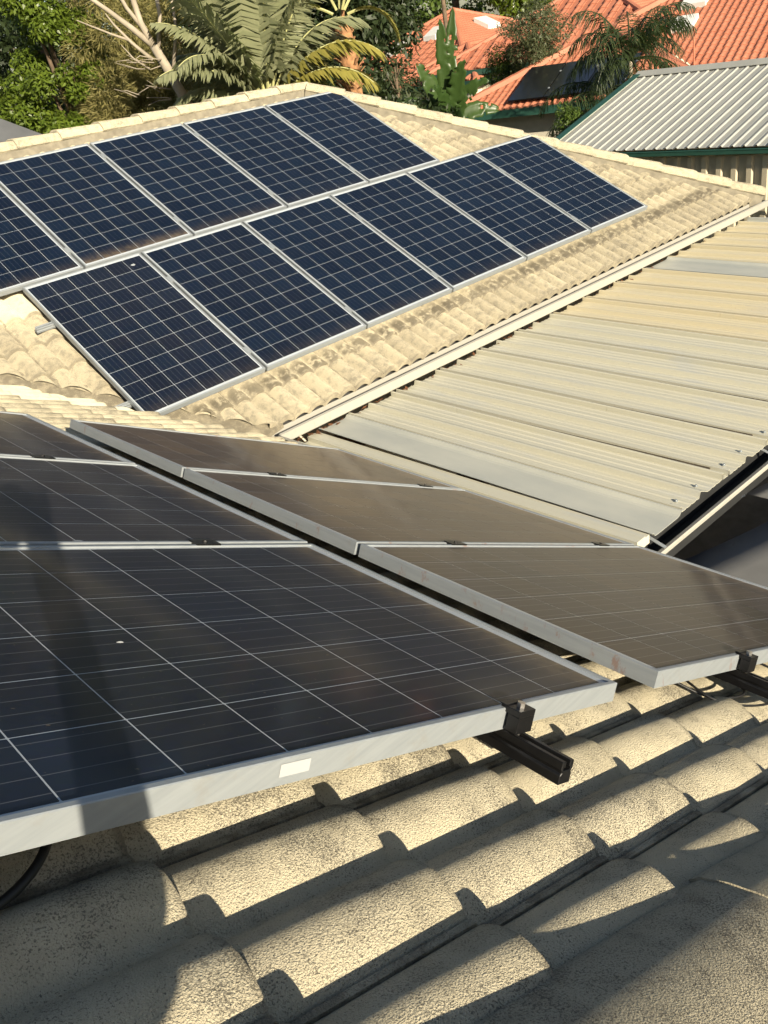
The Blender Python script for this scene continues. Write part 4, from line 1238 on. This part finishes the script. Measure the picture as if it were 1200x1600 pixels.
tree('feathery_shrub', 'olive feathery shrub right of the pale gum trunk', 32.6, 17, .15, .85, 1.5, 32, .36, 6000, .15, .013, M['lf_olive'], M['bark'], None, .2, True, 'shrub')
# pale gum with bare limbs
gum = empty('gum_tree', pol(31.4, 14.2, GZ)); tag(gum, 'leaning gum tree with pale bare forked limbs', 'tree')
gi = Matrix.Translation(-Vector(pol(31.4, 14.2, GZ)))
def gp(az, el, d=14.2): return pol(az, d, d * math.tan(rad(el)))
mb = MB()
mb.tube([pol(31.6, 14.2, GZ), gp(31.25, -1.6), gp(30.5, .6), gp(30.15, 1.6)], [0.099, 0.081, 0.068, 0.062], 10)
mb.tube([gp(30.15, 1.5), gp(29.75, 2.8), gp(29.6, 4.6), gp(29.2, 8)], [0.053, 0.043, 0.037, 0.019], 8)
mb.tube([gp(30.2, 1.5), gp(29.2, 2.6), gp(28.2, 3.6), gp(27.0, 4.7), gp(25.5, 5.6)], [0.046, 0.040, 0.031, 0.028, 0.019], 8)
mb.tube([gp(29.75, 2.6), gp(29.2, 3.6), gp(28.6, 5.5)], [0.031, 0.028, 0.019], 8)
mb.tube([gp(29.9, .9), gp(29.0, 1.9), gp(28.3, 2.9), gp(28.0, 3.5)], [0.031, 0.022, 0.015, 0.007], 7)
mb.tube([gp(30.9, .2), gp(31.6, 2.2), gp(31.9, 5.5)], [.03, .022, .015], 7)
mb.tube([gp(30.3, 1.2), gp(30.9, 3.0), gp(31.0, 6)], [.035, .028, .02], 7)
mb.tube([gp(29.0, 2.0), gp(28.0, 2.5), gp(26.4, 3.4)], [.02, .015, .008], 6)
mb.tube([gp(29.6, .5), gp(28.9, 1.1), gp(28.4, 1.9)], [0.019, 0.012, 0.005], 6)
for k in range(16):
    a0, e0 = random.uniform(28.5, 30.5), random.uniform(-1.4, 1.2); s0_ = gp(a0, e0, 14.1)
    mb.tube([s0_, gp(a0 - random.uniform(.3, .7), e0 + random.uniform(-.1, .45), 14.05), gp(a0 - random.uniform(.8, 1.4), e0 + random.uniform(-.1, .7), 14.0)], [.009, .006, .003], 5)
o = mb.build('trunk', M['bark_pale'], gum, True); o.matrix_parent_inverse = gi
C_, R_ = clumps(pol(28.3, 15.2, 2.6), 1.3, .7, .6, 18, .3)
V, F = crown_leaves(C_, R_, 700, .14, .022, 1.2); o = link('crown', fast_mesh('crown', V, F, M['lf_grey']), gum); o.matrix_parent_inverse = gi

# palms
big = [(a_, b_, c_, l_ * .80, *r_) for a_, b_, c_, l_, *r_ in [(-.70, .75, -.3, 2.0, 1.1), (-.58, 1.0, .0, 2.2, 1.0), (-.42, 1.0, -.2, 2.6, .7), (-.25, 1.0, .25, 2.8, .7), (-.12, 1.0, -.25, 2.8, .5), (.02, 1.0, .15, 2.9, .5), (.14, 1.0, -.3, 2.7, .6),
       (.28, 1.0, .1, 2.8, .7), (.42, 1.0, -.15, 2.6, 1.1), (.62, .95, .1, 2.3, 1.5), (.72, .72, -.1, 2.3, 1.45, 1), (.95, .62, -.25, 2.0, 1.35, 1), (-.85, .6, .15, 1.7, 1.2), (-.5, .7, .5, 2.4, 1.0), (.5, .7, .5, 2.4, 1.1), (-.2, .9, .6, 2.6, .8), (.2, .9, .55, 2.6, .8), (-.55, 1.0, -.35, 1.9, 1.6)]]
palm('big feathery palm with long arching fronds behind the ridge', 35.9, 14, -.62, big, .16, [M['lf_palm'], M['lf_palm_y']], M['bark'], leafl=.95, vee=.12, leafw=.06, n=34, hang=.6, mess=.12)
t_, inv_ = palm('palm with a shaggy orange brown trunk behind the ridge corner', 40.9, 15, .35, [(-.8, .5, 0, 1.5, 2.4, 1), (.85, .25, -.1, 1.0, 2.6, 1), (.6, .8, .2, 1.4, 1.6), (.1, 1, .3, 1.7, .9), (-.35, .9, -.2, 1.7, 1.2), (.4, .95, -.3, 1.6, 1.3)], .15, [M['lf_palm'], M['lf_palm_y']], M['boots'], leafl=.5)
bc = pol(40.9, 15, 0)
for k in range(70):
    z = random.uniform(-1.3, .35); a = random.uniform(0, 6.28); dx, dy = math.cos(a), math.sin(a)
    p = Vector((bc[0] + dx * .15, bc[1] + dy * .15, z)); mb = MB()
    mb.bar(p, p + Vector((dx * .11, dy * .11, random.uniform(.02, .16))), .05, .012, (dx, dy, .3)); o = mb.build('frond_stub', M['boots'], t_); o.matrix_parent_inverse = inv_
pd = []
for k in range(26):
    a = k * 2.4; pd.append((math.cos(a) * .55, random.uniform(-.1, 1.2), math.sin(a) * .55, random.uniform(1.3, 1.9), random.uniform(1.4, 2.4)))
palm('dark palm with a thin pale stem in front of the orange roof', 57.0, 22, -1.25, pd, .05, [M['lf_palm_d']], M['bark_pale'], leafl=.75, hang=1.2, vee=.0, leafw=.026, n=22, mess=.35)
pd = []
for k in range(11):
    a = k * 2.4; pd.append((math.cos(a) * .8 - .3, random.uniform(-.1, .6), math.sin(a) * .7 - .2, random.uniform(1.5, 2.0), random.uniform(1.2, 2.2)))
palm('lower dark palm spreading over the black panels of the orange roof', 55.7, 22.3, -1.85, pd, .05, [M['lf_palm_d']], M['bark'], leafl=.6, hang=1.0, vee=.1, leafw=.028, n=22, mess=.35)
palm('tall palm whose dark fronds hang into the top of the picture', 46.75, 26, 2.0, [(.75, .05, .1, 2.7, 1.5), (.9, .2, .0, 2.8, 1.5), (1, .35, -.1, 2.9, 1.7), (-.6, .3, .2, 2.3, 1.5), (.1, .8, .5, 2.3, 1.2), (.6, -.15, -.2, 2.3, 1.2), (-.9, .4, -.2, 2.3, 1.7)], .06, [M['lf_palm_d']], M['bark'], leafl=.6)

# banana plant
ban = empty('banana_plant', pol(46.4, 19.5, GZ)); tag(ban, 'banana plant with big torn paddle leaves in front of the orange roof', 'banana plant')
bi = Matrix.Translation(-Vector(pol(46.4, 19.5, GZ)))
ra = rad(46.4); rgt = Vector((math.cos(ra), -math.sin(ra), 0)); awy = Vector((math.sin(ra), math.cos(ra), 0))
bb = Vector(pol(46.4, 19.5, -1.75))
mb = MB(); mb.tube([(bb.x, bb.y, GZ), (bb.x, bb.y, -1.6)], [.13, .09], 10); o = mb.build('stem', M['lf_banana'], ban, True); o.matrix_parent_inverse = bi
def paddle(p, d, L, W, droop, face):
    V = []; F = []; n = 22; p = Vector(p); d = Vector(d).normalized(); face = Vector(face)
    rows = []
    for i in range(n + 1):
        t = i / n; s = d.cross(face).normalized(); nrm = s.cross(d)
        w = W * (0 if t < .12 else (math.sin(math.pi * ((t - .12) / .88) ** .8) ** .55)) + .012
        w1 = w * random.uniform(.72, 1.0); w2 = w * random.uniform(.72, 1.0)
        rows.append([p + s * w1 * .5 + nrm * w * .10 , p + s * w1 * .25 + nrm * w * .05, p, p - s * w2 * .25 + nrm * w * .05, p - s * w2 * .5 + nrm * w * .10])
        p = p + d * L / n; d = (d + Vector((0, 0, -droop / n * 2 * t))).normalized()
    for r in rows: V += r
    for i in range(n):
        for j in range(4):
            if random.random() < (.16 if j in (0, 3) else .02) and i > 4: continue
            F.append((i*5+j, i*5+j+1, (i+1)*5+j+1, (i+1)*5+j))
    o = link('leaf', mdata('leaf', V, F, M['lf_banana'], True), ban); o.matrix_parent_inverse = bi
    md = o.modifiers.new('solid', 'SOLIDIFY'); md.thickness = .004
for x_, u_, a_, L, W, dr in [(.02, 1, -.1, 1.9, .36, .3), (.14, 1, .15, 2.1, .32, .35), (-.35, 1, -.2, 1.35, .42, .6), (.30, 1, -.3, 1.3, .40, .7), (-.75, .6, -.2, 1.3, .40, 1.1), (.55, .75, -.2, 1.2, .38, 1.2), (-.15, .8, -.5, 1.1, .42, 1.2), (-1, .35, -.2, 1.35, .36, 1.0), (.8, .3, .1, 1.1, .36, 1.0), (-.5, .3, -.6, 1.0, .36, 1.4), (.2, .35, -.7, 1.0, .36, 1.4)]:
    paddle(bb, rgt * x_ + UPZ * u_ + awy * a_, L, W, dr, -awy + UPZ * .35 + rgt * random.uniform(-.5, .5))

# gum foliage hanging in from the top, trees around the orange houses
tree('eucalypt', 'grey green gum foliage hanging over the brown palm and the distant orange roof', 42.6, 29, 2.35, 2.0, 1.5, 40, .55, 1500, .17, .034, M['lf_grey'], M['bark'], None, 1.4)
tree('eucalypt', 'thin gum branch with olive leaves in front of the distant orange roof', 43.6, 22.5, -.75, .35, .4, 7, .2, 1100, .15, .028, M['lf_grey'], M['bark'], None, 1.3, trunk_r=.05)
tree('grey_shrub_tree', 'grey green bushy tree between the two orange roofs', 51.7, 29.5, -.75, .95, .95, 26, .42, 2300, .11, .030, M['lf_grey'], M['bark'], None, .3)
tree('grey_shrub_tree', 'smaller grey green tree left of the right orange roof, over its low wall', 50.2, 30.5, -1.35, .55, .8, 16, .36, 2300, .11, .030, M['lf_mid'], M['bark'], None, .3)
for k, (az, dist, zc, rx, rz, mt, lab) in enumerate([(47.5, 62, 5.0, 4.8, 7.5, 'lf_mid', 'distant mid green tree above the farther orange roof'), (51.3, 60, 3.5, 3.2, 6.0, 'lf_bright', 'distant bright green tree above the grey bushy tree'), (54.6, 64, 5.0, 3.8, 7.0, 'lf_mid', 'distant tree at the top between the orange roofs'),
        (42.4, 58, -.6, 2.2, 2.0, 'lf_grey', 'distant grey green tree below the patch of sky'), (59, 66, 5.0, 4.6, 7.0, 'lf_mid', 'distant tree behind the dark palm top'), (65, 70, 5.5, 5.8, 7.5, 'lf_mid', 'distant tree beyond the right orange roof'), (38.5, 60, 5.5, 4.2, 8.0, 'lf_shade_dark', 'distant dark tree behind the brown palm trunk')]):
    tree('distant_tree', lab, az, dist, zc, rx, rz, 60, 1.0, 160, .34, .18, M[mt], M['bark'], 'distant trees', .4, trunk_r=.3)
tree('garden_shrub', 'pale green shrub beside the weatherboard wall and the shed gable', 53.3, 19.6, -2.15, .35, .38, 10, .18, 5200, .07, .03, M['lf_mid'], M['bark'], None, .3, cat='shrub', trunk_r=.03)
tree('fern_shrub', 'fine leafed shrub at the foot of the big palm', 38.0, 14.4, -.45, .45, .40, 12, .2, 5200, .075, .018, M['lf_olive'], M['bark'], None, .2, cat='shrub', trunk_r=.03)
tree('understory_shrub', 'dark understory shrub between the two palms', 39.3, 17, -.75, .8, .7, 18, .33, 1800, .14, .05, M['lf_shade_dark'], M['bark'], None, .3, cat='shrub', trunk_r=.05)
tree('understory_shrub', 'dark understory shrub left of the banana plant', 44.4, 18.5, -1.75, .8, .5, 18, .30, 1800, .15, .06, M['lf_shade_dark'], M['bark'], None, .3, cat='shrub', trunk_r=.05)
tree('understory_shrub', 'low shrub behind the ridge under the pale gum', 30.4, 16.5, -.95, 1.0, .6, 16, .3, 3000, .13, .02, M['lf_olive'], M['bark'], None, .3, cat='shrub', trunk_r=.05)

# ------------------------------------------------------------------ the photographer on a ladder (seen only as a shadow)
person = empty('person', (-.50, -.40, -1.55)); tag(person, 'person on a ladder holding up a phone, their shadow falling on the foreground panel', 'person')
pi_ = Matrix.Translation((.50, .40, 1.55))
J = {'pel': (-.52, -.42, -.68, .135), 'sp1': (-.51, -.41, -.52, .13), 'sp2': (-.50, -.40, -.34, .15), 'nk': (-.48, -.38, -.17, .062), 'hd0': (-.47, -.36, -.09, .07), 'hd1': (-.465, -.35, .01, .095), 'hd2': (-.465, -.355, .09, .08),
     'nos': (-.462, -.245, -.005, .013), 'ear': (-.375, -.355, .0, .018), 'eal': (-.555, -.355, .0, .018), 'rs': (-.30, -.42, -.24, .062), 're': (-.110, -.22, -.43, .047), 'rw': (-.048, -.15, -.20, .034), 'rh': (-.028, -.115, -.10, .036), 'rk': (-.014, -.080, -.03, .030),
     'ls': (-.70, -.40, -.24, .062), 'le': (-.78, -.30, -.48, .046), 'lw': (-.62, -.12, -.58, .034), 'lh': (-.56, -.05, -.60, .034), 'lk': (-.53, .0, -.61, .026),
     'rhp': (-.43, -.42, -.74, .10), 'rkn': (-.41, -.34, -1.12, .068), 'ran': (-.41, -.40, -1.42, .046), 'rto': (-.41, -.25, -1.475, .036),
     'lhp': (-.61, -.42, -.74, .10), 'lkn': (-.62, -.34, -1.12, .068), 'lan': (-.62, -.40, -1.42, .046), 'lto': (-.62, -.25, -1.475, .036)}
Ed = [('pel', 'sp1'), ('sp1', 'sp2'), ('sp2', 'nk'), ('nk', 'hd0'), ('hd0', 'hd1'), ('hd1', 'hd2'), ('hd1', 'nos'), ('hd1', 'ear'), ('hd1', 'eal'), ('sp2', 'rs'), ('rs', 're'), ('re', 'rw'), ('rw', 'rh'), ('rh', 'rk'), ('sp2', 'ls'), ('ls', 'le'), ('le', 'lw'), ('lw', 'lh'), ('lh', 'lk'),
      ('pel', 'rhp'), ('rhp', 'rkn'), ('rkn', 'ran'), ('ran', 'rto'), ('pel', 'lhp'), ('lhp', 'lkn'), ('lkn', 'lan'), ('lan', 'lto')]
FING = [(-.050, -.060, .035), (-.048, -.056, .015), (-.046, -.052, -.006), (-.044, -.050, -.026)]
names = list(J); me = bpy.data.meshes.new('body')
vs = [J[k][:3] for k in names]; rads = [J[k][3] for k in names]; es = [(names.index(a), names.index(b)) for a, b in Ed]
for k, tip in enumerate(FING):        # fingers closing round the left edge of the phone
    b = names.index('rk'); z0_ = .01 - k * .02
    i0 = len(vs); vs += [(.004, -.070, z0_), (-.052, -.064, z0_ + .004), tip]; rads += [.0095, .0088, .0075]; es += [(b, i0), (i0, i0 + 1), (i0 + 1, i0 + 2)]
i0 = len(vs); vs += [(.030, -.075, -.035), (.044, -.058, .0)]; rads += [.011, .009]; es += [(names.index('rh'), i0), (i0, i0 + 1)]
me.from_pydata(vs, es, [])
body = link('body', me, person); body.matrix_parent_inverse = pi_
def mat_body():
    t = NT('clothes_and_skin'); co = t.n('NewGeometry').outputs['Position']
    sp3 = t.n('SeparateXYZ'); t.l(co, sp3.inputs[0])
    def near(c, r):
        d = t.n('VectorMath', operation='DISTANCE'); t.l(co, d.inputs[0]); d.inputs[1].default_value = c
        return t.math('LESS_THAN', d.outputs['Value'], r)
    skin = t.math('MAXIMUM', t.math('MAXIMUM', near((-.47, -.36, -.02), .165), near((-.01, -.08, -.02), .145)), near((-.56, -.06, -.60), .10))
    c = t.mix(t.math('LESS_THAN', sp3.outputs[2], -.68), (.07, .08, .11), (.05, .05, .05))
    c = t.mix(t.math('LESS_THAN', sp3.outputs[2], -1.39), c, (.10, .06, .035))
    return t.set(col=t.mix(skin, c, (.42, .26, .19)), rough=.7)
me.materials.append(mat_body())
sk = body.modifiers.new('skin', 'SKIN'); sk.use_smooth_shade = True
for v_, r_ in zip(me.skin_vertices[0].data, rads): v_.radius = (r_, r_)
me.skin_vertices[0].data[0].use_root = True
sb = body.modifiers.new('sub', 'SUBSURF'); sb.levels = 2; sb.render_levels = 2
mb = MB()
for k in range(9):      # cap of hair
    a = math.pi * k / 8
hr = bmesh.new(); bmesh.ops.create_uvsphere(hr, u_segments=20, v_segments=12, radius=1); 
for v_ in hr.verts: v_.co = Vector((-.465 + v_.co.x * .098, -.365 + v_.co.y * .112, .035 + v_.co.z * .105))
bmesh.ops.bisect_plane(hr, geom=hr.verts[:] + hr.edges[:] + hr.faces[:], plane_co=(-.465, -.33, .02), plane_no=(0, .75, -.6), clear_outer=True)
hm_ = bpy.data.meshes.new('hair'); hr.to_mesh(hm_); hr.free(); hm_.materials.append(M['bark']); o = link('hair', hm_, person); o.matrix_parent_inverse = pi_
# phone, just behind the lens
ph = MB(); Mc = Matrix(((r2.x, u2.x, -fw.x, 0), (r2.y, u2.y, -fw.y, 0), (r2.z, u2.z, -fw.z, 0), (0, 0, 0, 1)))
ph.box((-.058, -.130, .030), (.016, .018, .038), Mc)
phone = ph.build('phone', M['black']); tag(phone, 'dark phone held up at the roof edge by the person', 'phone')
lad = empty('ladder', (-.5, -.9, GZ)); tag(lad, 'aluminium ladder leaning on the gable under the photographer', 'ladder'); li_ = Matrix.Translation((.5, .9, -GZ))
for x_ in (-.72, -.30):
    mb = MB(); mb.bar((x_, -1.35, GZ), (x_, .07, -.47), .03, .075, (1, 0, 0)); o = mb.build('stile', M['mill'], lad); o.matrix_parent_inverse = li_
for k in range(1, 16):
    f = k / 15.5; mb = MB(); y_ = -1.35 + 1.42 * f; z_ = GZ + (-.47 - GZ) * f
    mb.tube([(-.72, y_, z_), (-.30, y_, z_)], .016, 8); o = mb.build('rung', M['mill'], lad); o.matrix_parent_inverse = li_
